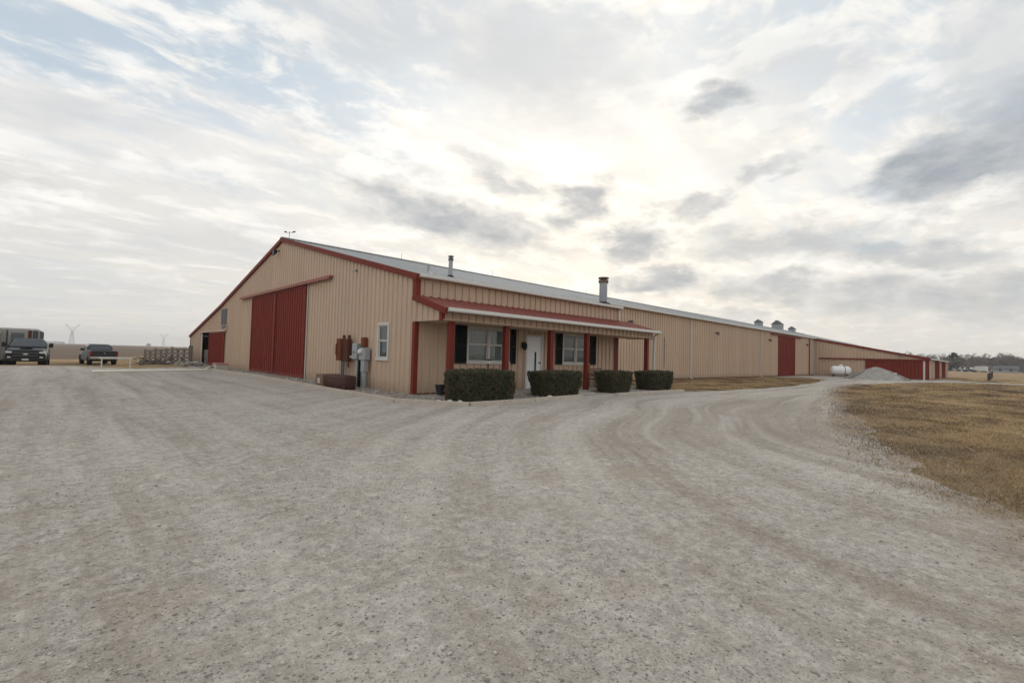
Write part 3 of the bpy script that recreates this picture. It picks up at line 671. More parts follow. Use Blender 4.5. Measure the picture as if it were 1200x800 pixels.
for u0, u1 in ((10.28, 10.81), (13.06, 13.36), (15.83, 16.29), (18.35, 18.82)):
    b = MB(); b.box((u0, FY-.085, 1.08), (u0+.05, FY-.045, 2.5)); b.box((u1-.05, FY-.085, 1.08), (u1, FY-.045, 2.5))
    for z in (1.08, 1.74, 2.44): b.box((u0+.051, FY-.085, z), (u1-.051, FY-.045, z+.06))
    for k in range(38):
        z = 1.15+k*.0345
        if 1.705 < z < 1.80: continue
        b.face([(u0+.05, FY-.08, z), (u1-.05, FY-.08, z), (u1-.05, FY-.055, z+.033), (u0+.05, FY-.055, z+.033)])
    b.box((u0+.02, FY-.05, 1.1), (u1-.02, FY-.0455, 2.48))
    part(b, 'shutter', MT['black'])
# office door
b = MB(); b.box((DR[0]-.06, FY-.05, .05), (DR[0]+.03, FY+.06, DR[3]+.05)); b.box((DR[1]-.03, FY-.05, .05), (DR[1]+.06, FY+.06, DR[3]+.05)); b.box((DR[0]+.031, FY-.05, DR[3]-.03), (DR[1]-.031, FY+.06, DR[3]+.05)); b.box((DR[0]+.03, FY-.06, .055), (DR[1]-.03, FY+.05, .08))
part(b, 'door_frame', MT['white'])
b = MB(); b.box((DR[0]+.033, FY-.012, .085), (DR[1]-.033, FY+.03, DR[3]-.033)); dr = part(b, 'door', MT['whitedoor'])
b = MB(); b.box((14.53, FY-.02, .68), (14.63, FY-.0125, 1.60)); part(b, 'door_window', MT['black'], dr)
b = MB(); b.lathe((14.82, FY-.012, 1.14), [(.035, 0), (.035, -.012), (.012, -.014), (.012, -.04), (.03, -.05), (.03, -.07), (.005, -.078)], 14, 'h', R_(90)); part(b, 'door_knob', MT['blackm'], dr)
# big sliding doors of the gable (two leaves)
def slide(axis, a0, a1, z0, z1, off, name='sliding_door', label=None):
    b = MB()
    if axis == 'g':
        panel(b, (GX-off, a1, 0), (0, -1, 0), (0, 0, 1), (-1, 0, 0), 0, a1-a0, cst(z0+.06), cst(z1-.06), period=.327)
        for q in ((a0-.0, a0+.10), (a1-.10, a1)): b.box((GX-off-.04, q[0], z0), (GX-off+.02, q[1], z1))
        b.box((GX-off-.038, a0+.101, z0), (GX-off+.02, a1-.101, z0+.12)); b.box((GX-off-.038, a0+.101, z1-.10), (GX-off+.02, a1-.101, z1))
    elif axis == 'w':
        panel(b, (WX-off, a1, 0), (0, -1, 0), (0, 0, 1), (-1, 0, 0), 0, a1-a0, cst(z0), cst(z1), period=.327)
    else:
        panel(b, (a0, MY-off, 0), (1, 0, 0), (0, 0, 1), (0, -1, 0), 0, a1-a0, cst(z0+.06), cst(z1-.06), period=.327)
        for q in ((a0, a0+.10), (a1-.10, a1)): b.box((q[0], MY-off-.04, z0), (q[1], MY-off+.02, z1))
        b.box((a0+.101, MY-off-.038, z1-.1), (a1-.101, MY-off+.02, z1))
    return part(b, name, MT['red'], None, label)
slide('g', 27.86, 32.25, .04, 4.58, .075, label='left red leaf of the big gable door')
slide('g', 23.4, 27.80, .04, 4.58, .075, label='right red leaf of the big gable door')
b = MB(); b.box((GX-.14, 27.74, .05), (GX-.118, 27.92, 4.56)); part(b, 'door_stile', MT['redtrim'])
b = MB(); b.box((GX-.20, 20.45, 4.62), (GX-.03, 34.7, 4.735)); b.box((GX-.22, 20.45, 4.585), (GX-.201, 34.7, 4.66)); part(b, 'door_track', MT['trackpink'])
for ya in (23.26, 32.3): b = MB(); b.box((GX-.05, ya, -.02), (GX-.034, ya+.08, 4.55)); part(b, 'door_jamb', MT['white'])
b = MB(); b.box((GX-.13, 27.95, 1.45), (GX-.116, 28.02, 1.75)); part(b, 'door_handle', MT['blackm'])
# small door of the lean-to
slide('g', 38.75, 43.45, .10, 2.56, .085, label='red sliding door pushed open on the lean-to')
b = MB(); b.box((GX-.16, 38.3, 2.6), (GX-.03, 47.0, 2.70)); part(b, 'door_track', MT['beige'])
b = MB(); b.box((GX-.05, 46.3, -.02), (GX-.002, 46.55, 2.6)); part(b, 'door_jamb', MT['white'])
b = MB()
for k in range(6): b.box((GX+.15, 43.2, .02+k*.2), (GX+.2, 46.3, .2+k*.2))
part(b, 'plank_gate', MT['wood'])
b = MB(); b.box((GX+.02, 43.5, .1), (GX+.07, 43.8, 1.9)); part(b, 'gate_post', MT['white'])
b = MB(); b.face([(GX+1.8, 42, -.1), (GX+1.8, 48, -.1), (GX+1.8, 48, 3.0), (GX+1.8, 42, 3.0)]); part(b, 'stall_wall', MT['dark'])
# gable vent louvre
b = MB(); b.box((GX-.045, 38.5, 3.08), (GX-.03, 40.05, 4.25))
for k in range(9): b.beam((GX-.06, 38.58+k*.175, 3.12), (GX-.06, 38.58+k*.175, 4.2), .02, .10, (0, 1, 0))
part(b, 'gable_vent', MT['greydk'])
# long wall sliding doors and track
slide('m', 56.0, 58.95, .03, 4.42, .075, label='near red leaf of the long-wall sliding door')
slide('m', 59.0, 61.95, .03, 4.42, .075, label='far red leaf of the long-wall sliding door')
b = MB(); b.box((53.6, MY-.2, 4.44), (64.0, MY-.03, 4.56)); part(b, 'door_track', MT['redtrim'])
b = MB(); b.box((62.0, MY-.05, 0), (62.18, MY-.026, 4.4)); part(b, 'door_jamb', MT['white'])
for (y_, z_) in ((39.5, 3.0),):
    pass
# roof fittings
def flue(x, y, h, r, name, cap=True):
    z = roofz(y)+.02
    b = MB(); b.lathe((x, y, z), [(r, -.05), (r, h*.8), (r*1.02, h*.8)], 16); f = part(b, name, MT['galv'], roof)
    fl = MB(); fl.lathe((x, y, z), [(r*2.1, -.05*1), (r*1.6, .06), (r*1.15, .10)], 16); f2 = part(fl, 'flashing', MT['blackm'], roof)
    c_ = MB(); c_.lathe((x, y, z+h*.8), [(r*1.12, -.02), (r*1.25, .01), (r*1.25, h*.1), (r*1.1, h*.105), (r*.5, h*.11), (r*.5, h*.15), (r*1.35, h*.155), (r*1.3, h*.2), (r*.2, h*.21)], 16); part(c_, 'flue_cap', MT['capmetal'] if r > .1 else MT['greydk'], roof)
flue(11.28, 15.4, .88, .085, 'stove_flue'); flue(21.15, 14.9, 1.42, .215, 'chimney_flue')
b = MB(); b.lathe((10.48, 15.8, roofz(15.8)), [(.2, 0), (.08, .08), (.055, .1), (.055, .40), (.001, .41)], 10); part(b, 'vent_pipe', MT['grey'], roof)
def cupola(x, w, h, hr):
    b = MB(); z = RZ-.35; b.box((x-w/2, RY-w/2, z), (x+w/2, RY+w/2, z+h+.35))
    for k in range(int(h/.12)):
        zz = z+.45+k*.12
        b.beam((x-w/2-.012, RY-w/2+.08, zz), (x-w/2-.012, RY+w/2-.08, zz), .03, .03); b.beam((x-w/2+.08, RY-w/2-.012, zz), (x+w/2-.08, RY-w/2-.012, zz), .03, .03)
    c_ = part(b, 'cupola', MT['grey'], roof)
    t = MB(); e = .12; zt = z+h+.35
    t.prism([(-w/2-e, 0), (w/2+e, 0), (0, hr)], (x-w/2-e, RY, zt), (0, 1, 0), (0, 0, 1), (1, 0, 0), w+2*e); part(t, 'cupola_roof', MT['shingle'], roof)
for x, w, h, hr in ((82.4, 1.0, .55, .5), (91.9, 1.5, .85, .75), (100.3, 1.0, .55, .5)): cupola(x, w, h, hr)
# lightning conductors along the ridge
for x in (16, 24, 36):
    b = MB(); b.tube([(x, RY, RZ+.05), (x, RY, RZ+.5)], .012, 5); part(b, 'ridge_rod', MT['greydk'], roof)
relink(BP, barn)

# ------------------------------------------------------------------ the wing
WX = 70.32; WY0 = 5.42; WZ0 = 2.42; WEZ = EM-.05; WX1 = 97.0
def wz(y): return WZ0+(WEZ-WZ0)*(y-WY0)/(MY-WY0)
BP = []
wing = empty('metal_shed_wing', (WX, WY0, 0)); tag(wing, 'beige metal wing with sloping red rake and wide dark red sliding door', 'shed')
def wpart(b, name, mat, label=None):
    o = b.build(name, mat, wing); BP.append(o)
    if label: o['label'] = label
    return o
b = MB(); panel(b, (WX, MY, 0), (0, -1, 0), (0, 0, 1), (-1, 0, 0), .15, MY-WY0, cst(-.05), lambda u: wz(MY-u)-.05, [(MY-11.1, MY-5.9, -.1, 2.1)], phase=.1); wpart(b, 'end_wall', MT['beige'])
b = MB(); panel(b, (WX, WY0, 0), (1, 0, 0), (0, 0, 1), (0, -1, 0), 0, WX1-WX, cst(-.05), cst(WZ0-.03), [(77.4-WX, 82-WX, -.1, 2.2), (87.2-WX, 92-WX, -.1, 2.2)]); wpart(b, 'side_wall', MT['beige'])
b = MB(); b.face([(WX1, WY0, 0), (WX1, MY, 0), (WX1, MY, WEZ), (WX1, WY0, WZ0)]); wpart(b, 'rear_wall', MT['beige'])
b = MB(); V = Vector((0, MY-WY0, WEZ-WZ0)); Lg = V.length; V.normalize(); panel(b, (WX-.1, WY0, WZ0+.02), (1, 0, 0), V, Vector((1, 0, 0)).cross(V), 0, WX1-WX+.2, cst(-.15), cst(Lg), period=.327); wpart(b, 'roof', MT['roof'])
b = MB(); b.beam((WX-.10, MY-.05, WEZ-.04), (WX-.10, WY0-.15, WZ0-.07), .12, .24); wpart(b, 'rake_trim', MT['redtrim'])
b = MB(); b.box((WX-.06, WY0-.045, -.02), (WX+.10, WY0+.30, WZ0-.12)); wpart(b, 'corner_trim', MT['redtrim'])
b = MB(); b.box((WX-.062, WY0+.31, -.02), (WX-.026, WY0+.5, WZ0-.12)); wpart(b, 'white_trim', MT['white'])
b = MB(); b.box((WX-.2, WY0+.1, 2.16), (WX-.03, 15.95, 2.30)); wpart(b, 'door_track', MT['redtrim'])
b = MB(); panel(b, (WX-.07, 11.15, 0), (0, -1, 0), (0, 0, 1), (-1, 0, 0), 0, 5.25, cst(.03), cst(2.15)); b.box((WX-.12, 11.08, .02), (WX-.04, 11.18, 2.15)); wpart(b, 'sliding_door', MT['red'])
for x in (77.3, 87.1):
    b = MB(); panel(b, (x, WY0-.09, 0), (1, 0, 0), (0, 0, 1), (0, -1, 0), 0, 4.85, cst(.03), cst(2.24)); b.box((x-.04, WY0-.12, .02), (x+.06, WY0-.03, 2.25)); b.box((x+4.8, WY0-.12, .02), (x+4.9, WY0-.03, 2.25)); wpart(b, 'side_door', MT['red'])
    b = MB(); b.box((x-2.2, WY0-.45, 2.26), (x+5, WY0-.01, 2.36)); wpart(b, 'door_hood', MT['white'])
b = MB(); pr = [(0, 0), (-.02, -.12), (.1, -.12), (.12, 0)]
rows = [[(x, WY0-.27+p[0], WZ0-.0+p[1]) for p in pr] for x in (WX-.1, WX1+.1)]; b.grid(rows, False, True); b.face(rows[0]); b.face(rows[1][::-1]); wpart(b, 'gutter', MT['white'])
for xa in (WX+.25, WX1-.2): b = MB(); b.beam((xa, WY0-.08, WZ0-.15), (xa, WY0-.08, .1), .09, .07); wpart(b, 'downspout', MT['white'])
relink(BP, wing)

# ------------------------------------------------------------------ kerbs
def kerb(pts, label, w=.17, h=.11, name='landscape_kerb', mat=None, parts=None):
    k = empty(name, (pts[0][0], pts[0][1], 0)); tag(k, label, 'kerb'); objs = []
    pv = [Vector((p[0], p[1], 0)) for p in pts]
    for a, c in zip(pv[:-1], pv[1:]):
        n = max(1, round((c-a).length/2.4))
        for i in range(n):
            p = a.lerp(c, i/n); q = a.lerp(c, (i+1)/n); d = (q-p).normalized()*.012
            jit = random.uniform(-.012, .012); sd = Vector((-d.y, d.x, 0)).normalized()*jit
            b = MB(); b.beam(p+d+sd+Vector((0, 0, h/2-.02)), q-d+sd+Vector((0, 0, h/2-.02+random.uniform(-.008, .008))), w, h+.04)
            o = b.build('kerb_timber', mat or MT['kerb'], k); objs.append(o)
    relink(objs, k)
kerb([(7.75, 38.3), (6.68, 34.4), (7.25, 26.1), (6.86, 16.7), (6.88, 11.8), (8.1, 9.98), (13.25, 10.15)], 'long pale kerb edging the rock bed along the gable wall and in front of the first hedges')
kerb([(15.2, 10.02), (20.25, 9.85)], 'short pale kerb in front of the two hedges at the far end of the porch')

# ------------------------------------------------------------------ stones and grass (stuff)
def pebbles(name, P, S, mat, label, seed=0, cat=None):
    """P (n,3) positions, S (n) sizes: squashed irregular octahedra"""
    r = np.random.default_rng(seed); n = len(P)
    base = np.array([[1, 0, 0], [0, 1, 0], [-1, 0, 0], [0, -1, 0], [0, 0, 1], [0, 0, -1.]])
    tri = np.array([[0, 1, 4], [1, 2, 4], [2, 3, 4], [3, 0, 4], [1, 0, 5], [2, 1, 5], [3, 2, 5], [0, 3, 5]])
    J = base[None]*r.uniform(.6, 1.25, (n, 6, 1)); J[:, :, 2] *= .6
    J += r.uniform(-.18, .18, J.shape)
    a = r.uniform(0, 2*np.pi, n); c, s = np.cos(a), np.sin(a); x = J[:, :, 0]*c[:, None]-J[:, :, 1]*s[:, None]; y = J[:, :, 0]*s[:, None]+J[:, :, 1]*c[:, None]
    J = np.stack([x, y, J[:, :, 2]], 2)*S[:, None, None]+P[:, None, :]
    me = bpy.data.meshes.new(name); V = J.reshape(-1, 3); T = (tri[None]+np.arange(n)[:, None, None]*6).reshape(-1)
    me.vertices.add(len(V)); me.vertices.foreach_set('co', V.ravel()); me.loops.add(len(T)); me.loops.foreach_set('vertex_index', T.astype(np.int32))
    me.polygons.add(len(T)//3); me.polygons.foreach_set('loop_start', np.arange(0, len(T), 3, dtype=np.int32)); me.update(calc_edges=True); me.validate()
    me.materials.append(mat); o = bpy.data.objects.new(name, me); COL.objects.link(o); tag(o, label, cat, kind='stuff'); return o
def inpoly(P, poly):
    x, y = P[:, 0], P[:, 1]; ins = np.zeros(len(P), bool); n = len(poly)
    for i in range(n):
        x0, y0 = poly[i][:2]; x1, y1 = poly[(i+1) % n][:2]
        if y0 == y1: continue
        c = ((y0 > y) != (y1 > y)) & (x < (x1-x0)*(y-y0)/(y1-y0)+x0); ins ^= c
    return ins
def fan(n, d0, d1, a0, a1, power=1.0, seed=0):
    r = np.random.default_rng(seed); t = r.random(n)**power; d = d0*(d1/d0)**t; a = np.radians(r.uniform(a0, a1, n))
    return np.stack([d*np.cos(a), d*np.sin(a), np.zeros(n)], 1)
P = fan(230000, 1.3, 20, -8, 97, 1.0, 3); P = P[inpoly(P, GR0) & (P[:, 0] < 60)]
def vnoise(P, s, seed):
    r = np.random.default_rng(seed); out = 0
    for k in range(6):
        a = r.uniform(0, 6.28); f = s*r.uniform(.6, 2.2); ph = r.uniform(0, 6.28); out = out+np.sin((P[:, 0]*np.cos(a)+P[:, 1]*np.sin(a))*f+ph)
    return out/6
cl = np.exp(-((P[:, 0]-2.0)/.8)**2-((P[:, 1]-4.6)/.9)**2); keep = rng.random(len(P)) < (.8*cl+.35+.9*np.clip(vnoise(P, 1.4, 5)+.1, 0, 1)); P = P[keep]
S = np.clip(rng.lognormal(math.log(.0036), .50, len(P)), .0018, .018); P[:, 2] = .004+S*.12
pebbles('loose_gravel_chips', P, S, MT['stones'], 'loose gravel chips scattered over the grey yard', 1, 'gravel')
# verge stones along grass edge
def along(poly, i0, i1, n, spread, seed):
    r = np.random.default_rng(seed); pts = []
    seg = [(np.array(poly[i][:2]), np.array(poly[i+1][:2])) for i in range(i0, i1)]
    w = np.array([np.linalg.norm(b-a)/(1+.02*np.linalg.norm(a)**1.5) for a, b in seg]); w /= w.sum()
    for s_ in r.choice(len(seg), n, p=w):
        a, b = seg[s_]; t = r.random(); nn = np.array([-(b-a)[1], (b-a)[0]]); nn = nn/np.linalg.norm(nn); p = a+(b-a)*t+nn*r.normal(0, spread); pts.append([p[0], p[1], .006])
    return np.array(pts)
P = along(GR0, 31, 40, 6000, .55, 4); S = np.clip(rng.lognormal(math.log(.0055), .45, len(P)), .0025, .018); P[:, 2] += S*.3
pebbles('verge_stones', P, S, MT['stones'], 'loose stones strewn along the edge between the drive and the dry grass', 2, 'stones')
# rock bed stones
r2 = np.random.default_rng(11); P = np.stack([r2.uniform(6.6, 13.3, 26000), r2.uniform(10.0, 40, 26000)**1.0, np.zeros(26000)], 1); P[:, 1] = 10+(P[:, 1]-10)**1.0
P = P[inpoly(P, RB)]; P = P[~((P[:, 0] > 8.6) & (P[:, 1] > 13.6))]; S = np.clip(r2.lognormal(math.log(.022), .35, len(P)), .01, .06); P[:, 2] = .015+S*.2
pebbles('rock_bed_stones', P, S, MT['stones'], 'rounded brownish stones filling the bed along the gable wall', 3, 'stones')
# white rocks by hedge
wr = [(8.0, 10.75, .10), (8.25, 10.6, .08), (7.85, 11.1, .07), (12.0, 10.5, .09), (11.8, 10.45, .06), (12.15, 10.7, .06)]
for i, (x, y, s_) in enumerate(wr):
    b = MB(); rr = random.Random(i); rows = []
    for j in range(6):
        th = math.pi*j/5; rows.append([(x+s_*(math.sin(th))*math.cos(a)*rr.uniform(.85, 1.15), y+s_*math.sin(th)*math.sin(a)*rr.uniform(.85, 1.1), .05-s_*.7*math.cos(th)) for a in [2*math.pi*k/9 for k in range(9)]])
    b.grid(rows, True, True); o = b.build('white_rock', MT['whitestone'])
    tag(o, 'small white rock at the left foot of the nearest hedge' if i < 3 else 'small white rock in the gap between the two nearest hedges', 'rock', 'white rocks left of the first hedge' if i < 3 else 'white rocks between the first two hedges')
def grass(name, P, H, W, label):
    n = len(P); r = np.random.default_rng(2); a = r.uniform(0, 2*np.pi, n); lean = r.normal(0, .75, (n, 2))*H[:, None]
    d = np.stack([np.cos(a), np.sin(a), np.zeros(n)], 1)*W[:, None]
    V = np.stack([P-d, P+d, P+np.concatenate([lean, H[:, None]], 1)], 1).reshape(-1, 3); me = bpy.data.meshes.new(name)
    T = np.arange(3*n, dtype=np.int32); me.vertices.add(3*n); me.vertices.foreach_set('co', V.ravel()); me.loops.add(3*n); me.loops.foreach_set('vertex_index', T)
    me.polygons.add(n); me.polygons.foreach_set('loop_start', np.arange(0, 3*n, 3, dtype=np.int32)); me.update(calc_edges=True)
    me.materials.append(MT['blades']); o = bpy.data.objects.new(name, me); COL.objects.link(o); tag(o, label, 'grass', kind='stuff')
P = fan(330000, 5.5, 75, -14, 14, .9, 6); ok = ~inpoly(P, GR) & (P[:, 1] < 8.6)
P2 = P[ok]; q_ = np.ones(len(P2))
for dd_, ww in ((.12, .08), (.3, .2), (.6, .4), (1.0, .65), (1.6, .85)):
    q_ = np.where(inpoly(P2+np.array([-.24, .97, 0])*dd_, GR0), np.minimum(q_, ww), q_)
k = rng.random(len(P2)) < q_* np.clip(.55+.9*vnoise(P2, 1.1, 9), .12, 1); P2 = P2[k]
D = np.linalg.norm(P2, axis=1); H = rng.uniform(.012, .045, len(P2))*(1+D*.012); W = .0016*(1+D*.16)
grass('dry_lawn_grass', P2, H, W, 'short dry tan grass beside the curve of the drive')
n = 60000; P = np.stack([rng.uniform(20.3, 57, n), rng.uniform(8.8, 16.5, n), np.zeros(n)], 1); P = P[~inpoly(P, GR)]
grass('dry_strip_grass', P, rng.uniform(.02, .06, len(P)), np.full(len(P), .012), 'short dry grass strip between the long wall and the drive')
# straggling tufts on verge
P = along(GR0, 31, 40, 20000, .42, 12); D = np.linalg.norm(P, axis=1)
grass('verge_grass', P, rng.uniform(.015, .05, len(P)), .002*(1+D*.12), 'thin dead grass straggling over the gravel edge')

# ------------------------------------------------------------------ hedges
def hedge(x0, x1, y0, y1, h, label, seed, taper=.1):
    r = np.random.default_rng(seed); root = empty('clipped_hedge', ((x0+x1)/2, (y0+y1)/2, 0)); tag(root, label, 'hedge', 'clipped hedges in front of the porch')
    cx, cy = (x1-x0)/2, (y1-y0)/2
    ex = 6.0
    def surf(n):
        side = r.random(n); top = side < .30
        th = r.uniform(0, 2*np.pi, n); ct, st = np.cos(th), np.sin(th)
        rr = (np.abs(ct)**ex+np.abs(st)**ex)**(-1/ex)
        z = np.where(top, h, h*(.04+.96*r.random(n)))
        rad = np.where(top, np.sqrt(r.random(n)), 1.0)
        tp = 1-taper*(1-z/h)**1.3
        wob = 1+.025*np.sin(th*5+seed)+.02*np.sin(th*11+z*9)
        rnd = np.where(z/h > .93, 1-.04*((z/h-.93)/.07)**2, 1)
        X = ct*rr*rad*cx*tp*wob*rnd; Y = st*rr*rad*cy*tp*wob*rnd
        z = z+np.where(top, .02*np.sin(X*7+seed)+.012*np.sin(Y*11), 0)-np.where(top, .05*rad**6, 0)
        return np.stack([X, Y, z], 1)
    P = surf(30000); clump = np.sin(P[:, 0]*23+seed)*np.sin(P[:, 1]*21)*np.sin(P[:, 2]*25+seed); P += r.normal(0, .019, P.shape)+(P/np.linalg.norm(P, axis=1)[:, None])*(clump*.035)[:, None]; P[:, 2] = np.clip(P[:, 2], .02, None)
    n = len(P); s = r.uniform(.013, .030, n); a = r.normal(size=(n, 3)); a /= np.linalg.norm(a, axis=1)[:, None]; c_ = np.cross(a, r.normal(size=(n, 3))); c_ /= np.linalg.norm(c_, axis=1)[:, None]
    V = np.stack([P-a*s[:, None], P+c_*s[:, None]*.55, P+a*s[:, None], P-c_*s[:, None]*.55], 1).reshape(-1, 3)
    me = bpy.data.meshes.new('foliage'); me.vertices.add(4*n); me.vertices.foreach_set('co', V.ravel()); me.loops.add(4*n); me.loops.foreach_set('vertex_index', np.arange(4*n, dtype=np.int32))
    me.polygons.add(n); me.polygons.foreach_set('loop_start', np.arange(0, 4*n, 4, dtype=np.int32)); me.update(calc_edges=True); me.materials.append(MT['leaf'])
    o = bpy.data.objects.new('foliage', me); COL.objects.link(o); o.parent = root
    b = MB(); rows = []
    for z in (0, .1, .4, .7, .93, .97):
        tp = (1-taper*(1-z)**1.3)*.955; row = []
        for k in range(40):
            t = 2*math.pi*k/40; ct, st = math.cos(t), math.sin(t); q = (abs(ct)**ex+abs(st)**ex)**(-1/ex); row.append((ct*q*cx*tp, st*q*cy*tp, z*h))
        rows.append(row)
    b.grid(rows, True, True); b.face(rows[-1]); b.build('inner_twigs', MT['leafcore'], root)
hedge(8.38, 10.3, 10.32, 11.7, .92, 'nearest and largest dark boxwood hedge at the left porch corner', 1, .05)
hedge(12.0, 14.0, 10.55, 11.7, .87, 'flat-topped hedge in front of the white office door', 2, .2)
hedge(16.05, 17.72, 10.75, 11.75, .86, 'third hedge from the left, tapered bowl shape between the last porch posts', 3, .22)
hedge(19.45, 21.5, 10.85, 11.95, .85, 'rightmost clipped hedge beside the far porch downspout', 4, .16)

# ------------------------------------------------------------------ small things by the wall
def thing(name, loc, label, cat, rz=0, group=None):
    return tag(empty(name, loc, rz), label, cat, group)
# utility cluster (plane X=GX): positions in y
t = thing('rusty_fuse_cabinet', (GX-.25, 18.55, 0), 'tall rusty orange fuse cabinet on two grey conduits by the gable wall', 'electrical box')
b = MB(); b.box((-.16, .06, 1.02), (.12, .44, 1.92), bev=.02); b.build('cabinet', MT['rust'], t)
b = MB(); b.box((-.06, -.42, 1.0), (.12, .04, 1.9), bev=.015); b.build('back_panel', MT['rustdk'], t)
b = MB(); b.tube([(-.17, .30, 1.2), (-.22, .30, 1.3), (-.22, .30, 1.65), (-.17, .30, 1.75)], .03, 8); b.build('handle', MT['rust'], t)
for y in (.18, .02):
    b = MB(); b.tube([(.0, y, 0), (.0, y, 1.02)], .045, 10); b.build('conduit', MT['greydk'], t)
for y in (.13, -.36):
    b = MB(); b.tube([(.03, y, 1.88), (.03, y, 2.06)], .06, 10); b.build('pipe_stub', MT['rustdk'], t)
b = MB(); b.tube([(.03, -.35, .75), (.03, -.35, 1.02)], .03, 8); b.build('pipe_stub', MT['rust'], t)
t = thing('grey_meter_cabinet', (GX-.2, 17.4, 0), 'light grey electric meter cabinet left of the round meter, on a thick conduit', 'electrical box')
b = MB(); b.box((-.14, -.12, 1.10), (.14, .28, 1.72), bev=.02); b.build('cabinet', MT['grey'], t)
b = MB(); b.lathe((-.14, .10, 1.38), [(.05, 0), (.045, -.02), (.01, -.025)], 12, 'h', 0); b.build('latch', MT['greydk'], t)
b = MB(); b.tube([(0, .02, 0), (0, .02, 1.1)], .075, 12); b.build('conduit', MT['grey'], t)
b = MB(); b.box((-.02, .28, 1.14), (.10, .72, 1.24)); b.build('wire_duct', MT['grey'], t)
b = MB(); b.box((-.04, -.13, 0), (.06, -.05, 1.1)); b.build('back_channel', MT['blackm'], t)
t = thing('round_meter_box', (GX-.2, 16.88, 0), 'grey meter box with a round glass meter and lower box on a grey riser', 'electrical box')
b = MB(); b.box((-.12, -.22, 1.08), (.14, .24, 1.55), bev=.025); b.build('meter_box', MT['grey'], t)
b = MB(); b.lathe((-.12, .07, 1.40), [(.10, 0), (.10, -.05), (.085, -.09), (.04, -.11), (.005, -.115)], 18, 'h', 0); b.build('meter_glass', MT['lampglass'], t)
b = MB(); b.box((-.1, -.16, .62), (.1, .10, 1.07), bev=.02); b.build('lower_box', MT['grey'], t)
b = MB(); b.tube([(0, -.04, 0), (0, -.04, .62)], .10, 12); b.build('riser', MT['grey'], t)
t = thing('rusty_junction_box', (GX-.15, 17.02, 1.5), 'small square rusty box above the round electric meter', 'electrical box')
b = MB(); b.box((-.09, -.10, .10), (.09, .13, .46), bev=.02); b.build('box', MT['rust'], t); b = MB(); b.tube([(0, 0, -.12), (0, 0, .09)], .05, 10); b.build('conduit', MT['rustdk'], t)
# planters
t = thing('dark_brown_trough', (7.6, 17.05, .0), 'dark brown rounded trough planter on the rock bed below the meters', 'planter')
b = MB(); rows = []
for z, e in ((0, .06), (.05, .02), (.42, 0), (.50, .03), (.52, .1)):
    rows.append([(math.copysign(abs(math.cos(a))**.35, math.cos(a))*(.30-e), math.copysign(abs(math.sin(a))**.35, math.sin(a))*(.85-e), z) for a in [2*math.pi*k/28 for k in range(28)]])
b.grid(rows, True, True); b.face(rows[-1]); b.build('trough', MT['brownplastic'], t)
b = MB(); b.box((-.31, -.7, .40), (-.285, .7, .44)); b.build('rim_band', MT['brownplastic'], t)
t = thing('tan_crate_planter', (7.55, 18.2, 0), 'faded tan box planter at the left end of the dark brown trough', 'planter')
b = MB(); b.box((-.28, -.32, 0), (.28, .34, .50), bev=.02); b.build('box', MT['tanplastic'], t); b = MB(); b.box((-.296, -.1, .15), (-.281, .12, .35)); b.build('panel', MT['cream'], t)
t = thing('cream_cooler', (7.35, 33.9, 0), 'cream box with faded pink lid on the bed beside the small red door', 'cooler')
b = MB(); b.box((-.35, -.4, 0), (.35, .4, .34), bev=.03); b.build('box', MT['cream'], t); b = MB(); b.box((-.37, -.42, .342), (.37, .42, .44), bev=.03); b.build('lid', MT['pink'], t)
b = MB(); b.box((-.362, .05, .05), (-.352, .25, .26)); b.build('side_patch', MT['greydk'], t)
t = thing('black_bucket', (9.15, 12.75, .055), 'black square bucket on the porch floor behind the first post', 'bucket')
b = MB(); rows = [[(sx*w, sy*w, z) for sx, sy in ((-1, -1), (1, -1), (1, 1), (-1, 1))] for w, z in ((.12, 0), (.165, .30), (.18, .30), (.18, .33), (.15, .33), (.11, .05))]
b.grid(rows, False, True); b.face(rows[0][::-1]); b.face(rows[-1]); b.build('tub', MT['blackm'], t)
b = MB(); b.box((-.06, -.17, .12), (.06, -.155, .2)); b.build('tag', MT['greydk'], t)
t = thing('garden_stake_lamp', (10.35, 11.85, 0), 'small dark stake lamp standing behind the nearest hedge', 'garden lamp')
b = MB(); b.tube([(0, 0, 0), (0, 0, 1.12)], .02, 6); b.build('stake', MT['blackm'], t)
b = MB(); b.lathe((0, 0, 1.12), [(.04, 0), (.08, .02), (.09, .10)], 12); b.build('lens', MT['lampglass'], t); b = MB(); b.lathe((0, 0, 1.225), [(.13, 0), (.095, .02), (.03, .05), (.005, .055)], 12); b.build('cap', MT['blackm'], t)
t = thing('porch_wall_lantern', (13.78, FY-.03, 1.66), 'black lantern on the office wall to the left of the white door', 'wall lamp')
b = MB(); b.box((-.06, -.025, .08), (.06, 0, .32), bev=.005); b.build('wall_plate', MT['blackm'], t)
b = MB(); b.lathe((0, -.14, .02), [(.02, -.03), (.05, 0), (.08, .03), (.095, .2), (.10, .22), (.04, .28), (.012, .32)], 6); b.build('lantern_body', MT['blackm'], t)
b = MB(); b.tube([(0, 0, .25), (0, -.08, .33), (0, -.14, .31)], .012, 6); b.build('bracket', MT['blackm'], t)
